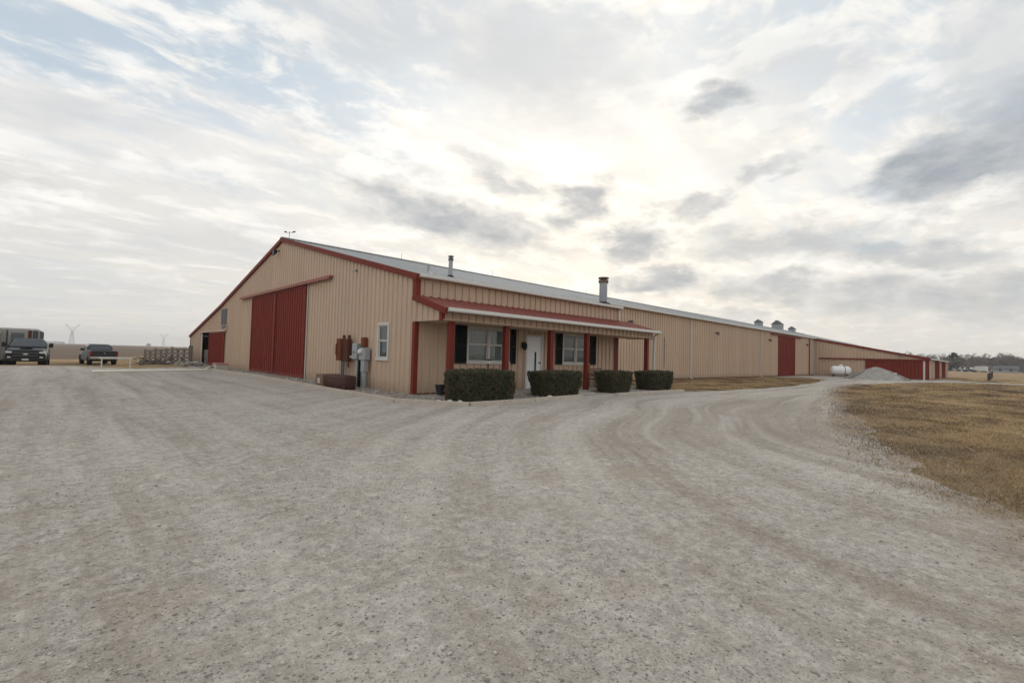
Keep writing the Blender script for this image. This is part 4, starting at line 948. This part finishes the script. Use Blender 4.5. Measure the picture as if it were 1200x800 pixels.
# bench
t = thing('rusty_garden_bench', (18.15, 12.95, .055), 'weathered bench with slatted back on the porch behind the fourth post', 'bench')
for sx in (-.55, .55):
    b = MB(); b.tube([(sx, -.22, 0), (sx, -.22, .58), (sx, .22, .62)], .022, 6); b.tube([(sx, .22, 0), (sx, .26, .85)], .022, 6); b.tube([(sx, -.22, .38), (sx, .22, .40)], .02, 6); b.build('end_frame', MT['rustdk'], t)
b = MB()
for k in range(5): b.box((-.6, -.24+k*.095, .40), (.6, -.16+k*.095, .425))
b.build('seat', MT['wood'], t); b = MB()
for k in range(4): b.box((-.6, .215+.008*k, .50+k*.1), (.6, .24+.008*k, .575+k*.1))
b.build('backrest', MT['tanplastic'], t)
# welcome mat shaped dark sheet by door
b = MB(); b.box((14.05, 12.75, .056), (14.9, 13.3, .072)); tag(b.build('door_mat', MT['blackm']), 'dark door mat on the porch slab before the white door', 'door mat')
# wall flood lights
def flood(loc, nrm, label, s=1.0, mat='blackm', group='small lamps on the long barn wall'):
    t = thing('flood_lamp', loc, label, 'wall lamp', math.atan2(nrm[1], nrm[0]), group)
    b = MB(); b.lathe((0, 0, 0), [(.07*s, 0), (.07*s, .03*s), (.02*s, .035*s), (.02*s, .14*s)], 10, 'h', 0); b.build('mount', MT[mat], t)
    b = MB(); rows = []
    for r_, x in ((.05, .12), (.10, .16), (.17, .30), (.175, .34), (.15, .33)):
        rows.append([(x*s+math.sin(a)*0, r_*math.cos(a)*s, (r_*math.sin(a)-x*.35)*s) for a in [2*math.pi*k/14 for k in range(14)]])
    b.grid(rows, True, True); b.face(rows[0][::-1]); b.build('shade', MT[mat], t)
    b = MB(); b.face([(.325*s, .14*math.cos(a)*s, (.14*math.sin(a)-.115)*s) for a in [2*math.pi*k/14 for k in range(14)]]); b.build('lens', MT['greydk'], t)
flood((GX-.02, 27.75, 6.85), (-1, 0), 'black flood lamp high under the peak of the gable', 1.05, group='lamps on the gable wall')
flood((GX-.02, 38.3, 2.98), (-1, 0), 'small lamp below the grey gable vent', 1.0, 'grey', 'lamps on the gable wall')
for x, l in ((26.4, 'small lamp on the long wall just above the porch roof end'), (39.8, 'small lamp high on the long wall between its two middle downspouts'), (52.9, 'small lamp on the long wall left of the far red doors'), (66.5, 'small lamp on the long wall right of the far red doors')):
    flood((x, MY-.02, 3.85), (0, -1), l, .85, 'rustdk' if x != 26.4 else 'blackm')
flood((WX-.02, 7.9, 3.45-.6), (-1, 0), 'small lamp under the sloping rake of the wing', .8, 'rustdk', 'lamp on the wing')
t = thing('conduit_hook', (GX-.02, 18.16, 4.7), 'tiny dark wire insulator high on the gable wall above the meters', 'insulator')
b = MB(); b.lathe((0, 0, 0), [(.035, 0), (.035, .03), (.01, .035), (.01, .07)], 8, 'h', math.pi); b.build('base', MT['blackm'], t); b = MB(); b.lathe((-.09, 0, 0), [(.03, -.05), (.045, -.02), (.03, .03), (.01, .05)], 8); b.build('knob', MT['grey'], t)
# weather vane / camera mast on the peak
t = thing('roof_anemometer', (GX+.05, RY-.75, RZ-.12), 'small weather instrument with cups and vane on the peak of the barn roof', 'weather station')
b = MB(); b.tube([(0, 0, 0), (0, 0, .58)], .018, 6); b.build('mast', MT['greydk'], t); b = MB(); b.tube([(-.2, .2, .5), (.2, -.2, .5)], .014, 6); b.build('crossbar', MT['greydk'], t)
b = MB(); b.lathe((-.2, .2, .5), [(.02, 0), (.09, .03), (.09, .07), (.02, .1)], 10); b.build('cups', MT['blackm'], t)
b = MB(); b.prism([(-.15, 0), (.15, .02), (.15, .14), (-.03, .08)], (.2, -.2, .50), (.707, -.707, 0), (0, 0, 1), (.707, .707, 0), .01); b.build('vane', MT['blackm'], t); t.scale = (.75, .75, .75)

# ------------------------------------------------------------------ hitching rail
t = thing('white_hitching_rail', (1.7, 34.1, 0), 'low white rail on two posts at the far edge of the yard', 'rail')
b = MB(); b.beam((-.10, 0, .67), (1.33, .12, .67), .05, .10); b.build('rail', MT['white'], t)
for x, y in ((.02, 0), (1.25, .11)): b = MB(); b.box((x-.025, y-.025, -.02), (x+.025, y+.025, .62)); b.build('post', MT['white'], t)

# ------------------------------------------------------------------ corral fence and pile at the left
fa = Vector((5.6, 53.0, 0)); fb = Vector((7.5, 44.5, 0)); fc = Vector((8.4, 51, 0))
t = thing('wooden_corral_fence', (fa.x, fa.y, gz(fa.x, fa.y)), 'grey weathered plank corral fence beside the left end of the barn', 'fence'); objs = []
def fz(p): return gz(p.x, p.y)
n = 8
for i in range(n+1):
    p = fa.lerp(fb, i/n); z = fz(p); b = MB(); hgt = random.uniform(1.15, 1.5); b.beam((p.x, p.y, z-.1), (p.x+random.uniform(-.03, .03), p.y, z+hgt), .14, .14); objs.append(b.build('post', MT['wood'], t))
for k in range(4):
    for i in range(n):
        p, q = fa.lerp(fb, i/n), fa.lerp(fb, (i+1)/n); b = MB(); zz = .25+k*.31; b.beam((p.x-.09, p.y, fz(p)+zz+random.uniform(-.04, .04)), (q.x-.09, q.y, fz(q)+zz+random.uniform(-.04, .04)), .04, .16); objs.append(b.build('plank', MT['wood'], t))
relink(objs, t)
t = thing('pipe_corral_panel', (7.6, 44.3, 0), 'grey pipe gate panel joining the plank fence to the barn corner', 'fence'); 
for k in range(5): b = MB(); b.tube([(0, 0, .2+k*.27), (.9, 6.6, .2+k*.27)], .03, 6); b.build('pipe', MT['grey'], t)
for f_ in (0, .33, .66, 1): b = MB(); b.tube([(.9*f_, 6.6*f_, -.3), (.9*f_, 6.6*f_, 1.5)], .04, 6); b.build('post', MT['greydk'], t)
b = MB(); rr = random.Random(3)
for i in range(190):
    f_ = rr.random(); p = fa.lerp(fb, f_)+Vector((-rr.uniform(.15, .9), -rr.uniform(0, .5), 0)); z = fz(p)+rr.random()**1.8*.5; a = rr.gauss(1.75, .5); l = rr.uniform(.25, .9); e = rr.gauss(0, .25)
    b.beam((p.x, p.y, z+.03), (p.x+math.cos(a)*l, p.y-math.sin(a)*l, z+.03+l*math.sin(e)), rr.uniform(.03, .10), rr.uniform(.02, .08))
tag(b.build('scrap_wood_pile', MT['wood']), 'grey scrap wood and brush heaped against the corral fence', 'wood pile', kind='stuff')
r3 = np.random.default_rng(5); n = 500; f_ = r3.random(n); P = np.stack([7.2+r3.normal(0, .35, n), 41+4*f_, np.abs(r3.normal(0, .1, n))+.02], 1); S = r3.uniform(.05, .16, n)
pebbles('rubble_heap', P, S, MT['stones'], 'low heap of broken rubble at the left end of the barn', 9, 'rubble')

# ------------------------------------------------------------------ propane tank
t = thing('propane_tank', (68.6, 13.35, 0), 'white horizontal propane tank on low feet before the wing wall', 'tank', R_(-62))
b = MB(); prof = [(.02, -1.1)]+[(.52*math.sin(R_(a)), -.7-.40*math.cos(R_(a))) for a in range(15, 91, 15)]+[(.52, .7)]+[(.52*math.cos(R_(a)), .7+.40*math.sin(R_(a))) for a in range(15, 91, 15)]
b.lathe((0, 0, .78), prof, 28, 'h', 0); b.build('tank_shell', MT['tank'], t)
b = MB(); b.lathe((0, 0, 1.28), [(.2, 0), (.2, .14), (.17, .2), (.02, .22)], 16); b.build('valve_dome', MT['tank'], t)
for x in (-.7, .7): b = MB(); b.box((x-.06, -.38, 0), (x+.06, .38, .36)); b.build('foot', MT['greydk'], t)
b = MB(); b.lathe((0, 0, .78), [(.526, .30), (.53, .34), (.526, .38)], 28, 'h', 0); b.build('weld_band', MT['greydk'], t)

# ------------------------------------------------------------------ gravel pile
b = MB(); nr, na = 26, 72; rows = []; rr = random.Random(8); ph = [rr.uniform(0, 6.28) for _ in range(6)]
for i in range(nr+1):
    q = i/nr; row = []
    for k in range(na):
        a = 2*math.pi*k/na; R0 = 1+.10*math.sin(a*2+ph[0])+.05*math.sin(a*5+ph[1]); x = q*R0*2.1*math.cos(a)*1.05; y = q*R0*2.9*math.sin(a)
        h = 1.33*(1-q**1.2)*(1-.25*q*(1-q)*math.sin(a+1)); h = max(-.03, h+.10*math.sin(x*3+ph[2])*math.sin(y*2.4+ph[3])*(1-q)+rr.uniform(-.035, .035))
        row.append((x, y, h))
    rows.append(row)
b.grid(rows, True, True); o = b.build('gravel_pile', MT['gravelpile']); o.location = (62.0, 8.95, 0); tag(o, 'cone-shaped pile of pale grey gravel at the far bend of the drive', 'gravel pile')
r4 = np.random.default_rng(15); n = 5000; a = r4.uniform(0, 6.28, n); q = r4.random(n)**.6*1.05; P = np.stack([62+q*2.1*np.cos(a), 8.95+q*2.9*np.sin(a), np.maximum(1.31*(1-q**1.2), 0)+.02], 1)
pebbles('pile_stones', P, r4.uniform(.02, .07, n), MT['stones'], 'loose stones lying over the gravel pile', 19, 'stones')
t = thing('stone_block', (61.3, 7.3, .62), 'small pale block lying on the right flank of the gravel pile', 'block'); b = MB(); b.box((-.16, -.12, -.05), (.16, .12, .16), bev=.02); b.build('block', MT['siding'], t)

# ------------------------------------------------------------------ field fence at the right
t = thing('field_wire_fence', (86.5, .85, 0), 'low wooden post and wire fence running away across the tan field', 'fence')
pts = [(0, 0), (8, -.05), (18, -.1), (32, -.1), (50, 0), (72, .15), (98, .3), (125, .45)]
for i, (x, y) in enumerate(pts): b = MB(); w = .09 if i else .15; b.box((x-w, y-w, 0), (x+w, y+w, .95 if i else .88)); b.build('post', MT['wooddk'], t)
for z in (.25, .5, .75):
    b = MB()
    for p, q in zip(pts[:-1], pts[1:]): b.tube([(p[0], p[1], z), (q[0], q[1], z)], .02, 4, False)
    b.build('wire', MT['greydk'], t)

# ------------------------------------------------------------------ vehicles
def wheel_pair(t, x, hy, r=.42, w=.30):
    for s in (-1, 1):
        b = MB(); b.lathe((x, s*hy, r), [(r*.55, -w/2), (r*.93, -w/2), (r, -w/2+.04), (r, w/2-.04), (r*.93, w/2), (r*.55, w/2)], 24, 'h', R_(90)); wh = b.build('wheel', MT['tyre'], t)
        b = MB(); b.lathe((x, s*(hy+w/2-.03), r), [(r*.56, -.01), (r*.5, .02), (r*.2, .0), (r*.05, .03)], 16, 'h', R_(90)); b.build('rim', MT['chrome'], wh)
def pickup(name, loc, rz, label, paint, dually=False, bigmirror=False):
    """length axis x (front +x), about 5.9 m long, 2.0 m wide"""
    t = thing(name, loc, label, 'pickup truck', rz, 'pickup trucks parked at the far left')
    W = 1.0
    def loft(secs, mat, nm, par=None):
        b = MB(); rows = []
        for x, zb, zt, wb, wt, rd in secs:
            rows.append([(x, -wb, zb), (x, -wb-.0, (zb+zt)/2), (x, -wt, zt-rd), (x, -wt+rd, zt), (x, wt-rd, zt), (x, wt, zt-rd), (x, wb, (zb+zt)/2), (x, wb, zb)])
        b.grid(rows, True, True); b.face(rows[0][::-1]); b.face(rows[-1]); return b.build(nm, mat, par or t)
    body = loft([(-2.95, .52, 1.30, .96, .95, .05), (-2.85, .48, 1.34, .99, .97, .06), (-.9, .46, 1.35, 1.0, .98, .06), (.9, .46, 1.32, 1.0, .98, .06), (1.2, .5, 1.30, 1.0, .96, .09), (2.5, .5, 1.22, 1.0, .92, .14), (2.86, .54, 1.14, .97, .88, .16), (2.92, .6, 1.06, .93, .84, .1)], paint, 'body')
    cab = loft([(-.95, 1.30, 1.34, .93, .92, .03), (-.80, 1.30, 1.86, .92, .74, .08), (-.5, 1.30, 1.93, .92, .74, .10), (.55, 1.30, 1.92, .92, .73, .10), (1.35, 1.28, 1.34, .93, .90, .03)], paint, 'cab')
    # glass set slightly proud
    b = MB(); b.face([(.60, -.68, 1.885), (.60, .68, 1.885), (1.33, .84, 1.355), (1.33, -.84, 1.355)][::-1]); b.v = [(x+.012, y, z+.012) for x, y, z in b.v]; b.build('windshield', MT['autoglass'], cab)
    b = MB(); b.face([(-.82, -.66, 1.82), (-.82, .66, 1.82), (-.955, .80, 1.40), (-.955, -.80, 1.40)]); b.v = [(x-.012, y, z) for x, y, z in b.v]; b.build('rear_window', MT['autoglass'], cab)
    for s in (-1, 1):
        b = MB(); b.face([(-.70, s*.79, 1.83), (.0, s*.785, 1.84), (.0, s*.94, 1.40), (-.82, s*.94, 1.40)]); b.face([(.05, s*.785, 1.84), (.52, s*.785, 1.83), (1.12, s*.94, 1.40), (.05, s*.94, 1.40)]); b.build('side_window', MT['autoglass'], cab)
        b = MB(); yy = s*(1.24 if bigmirror else 1.13); b.box((.93, min(yy, yy-s*.22), 1.30), (1.05, max(yy, yy-s*.22), 1.62 if bigmirror else 1.50), bev=.02); mir = b.build('side_mirror', MT['blackm'], t)
        b = MB(); b.beam((.98, s*.93, 1.38), (.98, yy-s*.2, 1.40), .04, .06); b.build('mirror_arm', MT['blackm'], mir)
        b = MB(); b.box((2.80, min(s*.62, s*.90), .92), (2.945, max(s*.62, s*.90), 1.03), bev=.02); b.build('headlight', MT['lampglass'], t)
        b = MB(); b.box((2.96, s*.74-.08, .60), (2.995, s*.74+.08, .70), bev=.02); b.build('fog_light', MT['lampglass'], t)
        b = MB(); b.box((-2.985, min(s*.80, s*.985), .86), (-2.86, max(s*.80, s*.985), 1.26), bev=.03); b.build('tail_light', MT['taillight'], t)
        b = MB(); b.prism([(.42+.56*math.cos(R_(a)), .42+.52*math.sin(R_(a))) for a in range(0, 181, 15)]+[(-.06, .42)]+[(.42+.46*math.cos(R_(a)), .42+.44*math.sin(R_(a))) for a in range(180, -1, -15)], (1.5, s*.985, 0), (1, 0, 0), (0, 0, 1), (0, s, 0), .05); b.build('wheel_arch', MT['blackm'], t)
    b = MB(); b.box((2.93, -.58, .66), (2.955, .58, 1.08), bev=.01)
    g_ = b.build('grille', MT['blackm'], t)
    for z in (.74, .93): b = MB(); b.box((2.956, -.58, z), (2.975, .58, z+.04)); b.build('grille_bar', MT['chrome'] if not dually else MT['greydk'], g_)
    b = MB(); b.prism([(-.15, -.02), (-.05, -.02), (-.04, -.05), (.04, -.05), (.05, -.02), (.15, -.02), (.12, .03), (.05, .03), (.04, .055), (-.04, .055), (-.05, .03), (-.12, .03)], (2.98, 0, .86), (0, 1, 0), (0, 0, 1), (1, 0, 0), .012); b.build('emblem', MT['chrome'], g_)
    b = MB(); b.box((2.90, -.98, .40), (3.02, .98, .62), bev=.04); bp_ = b.build('front_bumper', MT['blackm'] if bigmirror else MT['chrome'], t)
    b = MB(); b.box((3.021, -.16, .46), (3.03, .16, .56)); b.build('number_plate', MT['siding'], bp_)
    b = MB(); b.box((-3.10, -.97, .54), (-2.93, .97, .76), bev=.03); b.build('rear_bumper', MT['chrome'], t)
    b = MB(); b.box((-2.99, -.78, .78), (-2.955, .78, 1.32), bev=.02); tg = b.build('tailgate', paint, t)
    b = MB(); b.prism([(-.06, .06), (-.06, -.02), (0, -.07), (.06, -.02), (.06, .06)], (-2.992, 0, 1.1), (0, 1, 0), (0, 0, 1), (-1, 0, 0), .012); b.build('emblem', MT['chrome'], tg)
    b = MB(); b.box((-2.7, -.9, .36), (2.6, .9, .50)); b.build('chassis', MT['blackm'], t)
    if bigmirror:
        b = MB(); b.box((1.5, -.30, 1.255), (2.5, .30, 1.31), bev=.02); b.build('hood_scoop', paint, t)
    wheel_pair(t, 1.92, .86); wheel_pair(t, -1.95, .86)
    return t
def onray(u, y, v=425):
    d = direction(u, v); return (d[0]/d[1]*y, y, gz(d[0]/d[1]*y, y))
pickup('pickup_truck', onray(33, 47.3), R_(269), 'black pickup truck with tow mirrors facing the yard in front of the horse trailer', MT['truckblk'], True, True)
pickup('pickup_truck', (2.70, 59.5, -.5), R_(96), 'charcoal pickup truck seen from behind, beyond the white rail', MT['truckgry'])
# stock trailer behind the truck
def trailer(loc, rz, label, L_, W_, H_, mat, mats, name):
    t = thing(name, loc, label, 'trailer', rz, 'trailers parked at the far left')
    b = MB(); b.box((-L_/2, -W_/2, .5), (L_/2, W_/2, H_), bev=.12); bd = b.build('body', mat, t)
    for i, (y0, y1, z0, z1, m) in enumerate(mats):
        b = MB(); b.box((L_/2+.002, y0, z0), (L_/2+.02, y1, z1)); b.build('front_panel', MT[m], bd)
    for i in range(9):
        b = MB(); x = -L_/2+.3+i*(L_-.6)/8
        for s in (-1, 1): b = MB(); b.box((x-.03, s*(W_/2+.012)-.012, .55), (x+.03, s*(W_/2+.012)+.012, H_-.15)); b.build('rib', MT['greydk'], bd)
    wheel_pair(t, -.5, W_/2-.05, .38, .22); wheel_pair(t, -1.5, W_/2-.05, .38, .22)
    b = MB(); b.beam((L_/2, -.5, .55), (L_/2+1.2, 0, .55), .1, .12); b.beam((L_/2, .5, .55), (L_/2+1.2, 0, .55), .1, .12); b.build('hitch_tongue', MT['greydk'], t)
    return t
trailer(onray(23, 55), R_(269), 'tall grey metal stock trailer with slatted front behind the black pickup', 6.5, 2.35, 2.95, MT['trailer'],
        [(-1.1, -.85, .7, 2.8, 'trailerdk'), (-.6, -.5, .7, 2.8, 'trailerdk'), (-.35, .35, 1.5, 2.6, 'greydk'), (.55, .75, .7, 2.8, 'rustdk'), (.8, 1.1, .7, 2.8, 'trailerdk')], 'stock_trailer')
trailer(onray(-22, 53), R_(266), 'pale cream trailer cut off by the left edge of the view', 7, 2.2, 2.75, MT['cream'], [(-.6, .6, 1.2, 2.3, 'trailerdk')], 'cargo_trailer')

# ------------------------------------------------------------------ pylons
def pylon(x, y, H, label):
    t = thing('power_pylon', (x, y, 0), label, 'pylon', math.atan2(y, x)+R_(90), 'power pylons on the left horizon'); w = .36
    def bm(b, p, q, k=1): b.beam(p, q, w*k, w*k)
    b = MB()
    for sx in (-1, 1):
        for sy in (-1, 1): bm(b, (sx*4.5, sy*4.5, 0), (sx*1.3, sy*1.3, H*.62), 1.3)
    lv = [0, .12, .24, .36, .46, .55, .62]
    for a, c in zip(lv[:-1], lv[1:]):
        wa, wc = 4.5-3.2*a/.62, 4.5-3.2*c/.62
        for sy in (-1, 1):
            bm(b, (-wa, sy*wa, a*H), (wc, sy*wc, c*H), 1); bm(b, (wa, sy*wa, a*H), (-wc, sy*wc, c*H), 1); bm(b, (-wc, sy*wc, c*H), (wc, sy*wc, c*H), 1.2)
    b.build('lattice_legs', MT['pylon'], t)
    for s in (-1, 1):
        b = MB(); bm(b, (s*1.3, 0, H*.62), (s*5.5, 0, H*.80), 1.4); bm(b, (0, 0, H*.62), (s*3.2, 0, H*.84)); bm(b, (s*3.2, 0, H*.84), (s*11.5, 0, H*1.0), 1.1); bm(b, (s*5.5, 0, H*.80), (s*11.5, 0, H), 1.1)
        bm(b, (s*5.5, 0, H*.80), (s*4.6, 0, H*.87), .8); bm(b, (s*8, 0, H*.88), (s*7.3, 0, H*.92), .8); bm(b, (s*2.2, 0, H*.665), (s*1.6, 0, H*.73), .7)
        b.build('cross_arm', MT['pylon'], t)
    for s in (-1, 0, 1):
        b = MB(); b.beam((s*9, 0, H*.93 if s else H*.80), (s*9, 0, H*.86 if s else H*.72), .35, .35); b.build('insulator', MT['pylon'], t)
    b = MB(); b.beam((-3.4, 0, H*.83), (3.4, 0, H*.83), .35, .35); b.build('tie_beam', MT['pylon'], t)
d = direction(84, 399); pylon(d[0]*1330, d[1]*1330, 42, 'nearer and taller steel power pylon above the charcoal pickup')
d = direction(191.5, 403); pylon(d[0]*1900, d[1]*1900, 41, 'farther fainter steel power pylon above the corral fence')

# ------------------------------------------------------------------ far trees, woods and farmstead
def bare_tree_meshes(H, seed, spread=1.0):
    rr = random.Random(seed); tr = MB(); cr = MB()
    tr.tube([(0, 0, -.3), (rr.uniform(-.2, .2), 0, H*.18), (rr.uniform(-.4, .4), rr.uniform(-.3, .3), H*.38)], [H*.03, H*.022, H*.016], 6)
    def br(p, d, l, r, dep):
        q = p+d*l; cr.tube([p, p.lerp(q, .5)+Vector((rr.uniform(-1, 1), rr.uniform(-1, 1), rr.uniform(-1, 1)))*l*.07, q], [r, r*.8, r*.55], 4 if dep < 2 else 3, False)
        if dep >= 4: return
        for _ in range(3 if dep < 2 else 4):
            a = Vector((rr.gauss(0, 1), rr.gauss(0, 1), rr.gauss(.25, .6))).normalized(); nd = (d*.75+a*.65*spread+Vector((0, 0, .12))).normalized(); br(p.lerp(q, rr.uniform(.45, 1)), nd, l*rr.uniform(.55, .8), max(r*.55, .035), dep+1)
    for i in range(6):
        a = i*1.05+rr.random(); br(Vector((0, 0, H*rr.uniform(.18, .36))), Vector((math.cos(a)*.62*spread, math.sin(a)*.62*spread, 1)).normalized(), H*rr.uniform(.22, .3), H*.011, 0)
    return tr, cr
def bare_tree(H, seed, label, group, spread=1):
    t = thing('bare_tree', (0, 0, 0), label, 'tree', 0, group); a, c_ = bare_tree_meshes(H, seed, spread); a.build('trunk', MT['bark'], t); c_.build('crown', MT['bark'], t); return t
protos = [bare_tree(12, 3, 'bare grey winter tree in the distant row beyond the tan field', 'bare trees beyond the right field'), bare_tree(12, 9, 'bare grey winter tree in the distant row beyond the tan field', 'bare trees beyond the right field', 1.25), bare_tree(12, 21, 'bare grey winter tree in the distant row beyond the tan field', 'bare trees beyond the right field', .85)]
rr = random.Random(12); used = [False]*3
for i in range(44):
    u = 1062+i*3.6+rr.uniform(-2.5, 2.5); D = rr.uniform(300, 420); dd = direction(u, 434); k = rr.randrange(3)
    o = copy_tree(protos[k]) if used[k] else protos[k]; used[k] = True
    o.location = (dd[0]*D, dd[1]*D, 0); s_ = rr.uniform(.6, 1.02)*D/350; o.scale = (s_*1.15, s_*1.15, s_); o.rotation_euler = (0, 0, rr.uniform(0, 6.28))
# evergreens among them
def evergreen(loc, H, seed, label):
    t = thing('evergreen_tree', loc, label, 'tree', 0, 'dark evergreens beyond the right field'); rr = random.Random(seed)
    b = MB(); b.tube([(0, 0, 0), (0, 0, H*.6)], [.3, .12], 6); b.build('trunk', MT['bark'], t); b = MB()
    for i in range(900):
        z = rr.uniform(.08, 1)*H; R0 = H*.33*math.sin(min(1, (1-z/H)*1.9+.12)*1.5)*(.75+.25*math.sin(z*2+seed)); a = rr.uniform(0, 6.28); q = R0*rr.uniform(.55, 1.1); c = Vector((q*math.cos(a), q*math.sin(a), z)); s_ = rr.uniform(.25, .6)
        b.face([c+Vector((rr.gauss(0, 1), rr.gauss(0, 1), rr.gauss(0, 1)))*s_ for _ in range(3)])
    b.build('crown', MT['evergreen'], t)
for i, (u, D, H, lb) in enumerate(((1118, 330, 9, 'dark round evergreen tree nearest the end of the wing'), (1108, 350, 6, 'smaller dark evergreen tree just left of the round one'), (1163, 350, 7, 'broad dark evergreen tree behind the grey-roofed farmhouse'))):
    dd = direction(u, 434); evergreen((dd[0]*D, dd[1]*D, 0), H, i, lb)
# mass of woods behind
def woods(name, u0, u1, D0, D1, H, n, label, seed, mat='bark'):
    r = np.random.default_rng(seed); V = []; 
    u = r.uniform(u0, u1, n); D = r.uniform(D0, D1, n); tree = np.floor(u/3.1); hh = H*(.55+.45*np.abs(np.sin(tree*12.9898)*43758.5 % 1)); q = ((u/3.1) % 1-.5)*2
    z = r.random(n)**.8*hh*np.sqrt(np.clip(1-.75*q*q, .05, 1))
    P = np.array([direction(a, 434)*d_ for a, d_ in zip(u, D)]); P[:, 2] = z
    W = r.uniform(.05, .16, n); Ln = r.uniform(.8, 2.2, n); a = r.uniform(0, 6.28, n); lean = r.normal(0, .5, (n, 2))*Ln[:, None]
    dv = np.stack([np.cos(a), np.sin(a), np.zeros(n)], 1)*W[:, None]
    T = np.stack([P-dv, P+dv, P+np.concatenate([lean, Ln[:, None]], 1)], 1).reshape(-1, 3)
    me = bpy.data.meshes.new(name); me.vertices.add(3*n); me.vertices.foreach_set('co', T.ravel()); me.loops.add(3*n); me.loops.foreach_set('vertex_index', np.arange(3*n, dtype=np.int32)); me.polygons.add(n); me.polygons.foreach_set('loop_start', np.arange(0, 3*n, 3, dtype=np.int32)); me.update(calc_edges=True)
    me.materials.append(MT[mat]); o = bpy.data.objects.new(name, me); COL.objects.link(o); tag(o, label, 'woods', kind='stuff')
woods('far_woods', 1050, 1225, 430, 520, 8, 42000, 'hazy mass of bare woods closing off the right horizon', 1)
woods('left_horizon_woods', 40, 74, 1500, 1700, 7, 2600, 'low line of far woods on the left horizon', 2)
woods('horizon_thicket', 170, 175, 1300, 1400, 7, 900, 'tiny dark thicket on the horizon above the corral fence', 3)
def house(u, D, w, dep, h, hr, label, wall, roofm, name='farmhouse'):
    dd = direction(u, 434); t = thing(name, (dd[0]*D, dd[1]*D, 0), label, 'house', math.atan2(dd[1], dd[0])+R_(90))
    b = MB(); b.box((-w/2, -dep/2, 0), (w/2, dep/2, h)); b.prism([(-dep/2, 0), (dep/2, 0), (0, hr-.1)], (-w/2, 0, h), (0, 1, 0), (0, 0, 1), (1, 0, 0), w); b.build('wall', MT[wall], t)
    b = MB(); e = .4; b.prism([(-dep/2-e, -.15), (-dep/2-e, .05), (0, hr+.15), (dep/2+e, .05), (dep/2+e, -.15), (0, hr-.05)], (-w/2-e, 0, h), (0, 1, 0), (0, 0, 1), (1, 0, 0), w+2*e); b.build('roof', MT[roofm], t)
    for x in (-w*.3, 0, w*.3): 
        for sy in (-1, 1): b = MB(); b.box((x-.5, sy*(dep/2+.02)-.02, .9), (x+.5, sy*(dep/2+.02)+.02, 2.1)); b.build('window', MT['blackm'], t)
house(1172, 330, 12, 6, 1.7, 1.5, 'long grey-roofed farmhouse before the woods on the right horizon', 'grey', 'shingle')
house(1128, 330, 7, 4, 1.2, .8, 'low pale outbuilding left of the parked dark car on the horizon', 'siding', 'siding', 'outbuilding')
# white box truck and dark car far away
dd = direction(1149, 434); t = thing('white_box_truck', (dd[0]*300, dd[1]*300, 0), 'white box truck parked far off before the woods', 'truck', math.atan2(dd[1], dd[0])+R_(60))
b = MB(); b.box((-2.2, -1.1, .6), (1.6, 1.1, 2.7), bev=.05); b.build('cargo_box', MT['siding'], t); b = MB(); b.box((1.65, -1.0, .5), (3.1, 1.0, 2.0), bev=.2); b.build('cab', MT['siding'], t); b = MB(); b.box((3.0, -.8, 1.2), (3.115, .8, 1.8)); b.build('windshield', MT['blackm'], t); wheel_pair(t, 2.2, .9); wheel_pair(t, -1.3, .9)
dd = direction(1136, 434.5); t = thing('dark_parked_car', (dd[0]*290, dd[1]*290, 0), 'small dark parked car left of the far white box truck', 'car', math.atan2(dd[1], dd[0])+R_(80))
b = MB(); rows = []
for x, zb, zt, w in ((-2.2, .4, .85, .75), (-2.0, .3, .95, .88), (1.9, .3, .82, .88), (2.25, .4, .65, .75)): rows.append([(x, -w, zb), (x, -w, zt-.05), (x, -w+.1, zt), (x, w-.1, zt), (x, w, zt-.05), (x, w, zb)])
b.grid(rows, True, True); b.face(rows[0][::-1]); b.face(rows[-1]); b.build('body', MT['truckblk'], t)
b = MB(); rows = [[(x, -w, z0), (x, w, z0), (x, w*.85, z1), (x, -w*.85, z1)] for x, w, z0, z1 in ((-1.6, .8, .9, .95), (-.9, .8, .9, 1.4), (.3, .8, .9, 1.4), (1.1, .8, .85, .9))]; b.grid(rows, False, True); b.face(rows[0]); b.face(rows[-1]); b.build('cabin', MT['autoglass'], t); wheel_pair(t, 1.4, .75, .32, .2); wheel_pair(t, -1.4, .75, .32, .2)

# ------------------------------------------------------------------ haze
HZ = .00028
if HZ:
    b = MB(); b.box((-4300, -4300, -1.6), (4300, 4300, 60)); o = b.build('haze', None); m, nt, bs = newmat('haze_air'); nt.nodes.remove(bs)
    pv = N(nt, 'ShaderNodeVolumePrincipled', Density=HZ); pv.inputs['Color'].default_value = (.86, .9, .95, 1); pv.inputs['Anisotropy'].default_value = .2; L(nt, pv.outputs[0], nt.nodes['Material Output'].inputs['Volume']); o.data.materials.append(m)
    tag(o, 'thin pale haze over the flat farmland', 'haze', kind='stuff')

sc.view_settings.view_transform = 'Standard'; sc.view_settings.look = 'None'; sc.view_settings.gamma = 1; sc.view_settings.exposure = .40
sc.cycles.max_bounces = 6; sc.cycles.diffuse_bounces = 3; sc.cycles.volume_bounces = 1; sc.cycles.transparent_max_bounces = 8
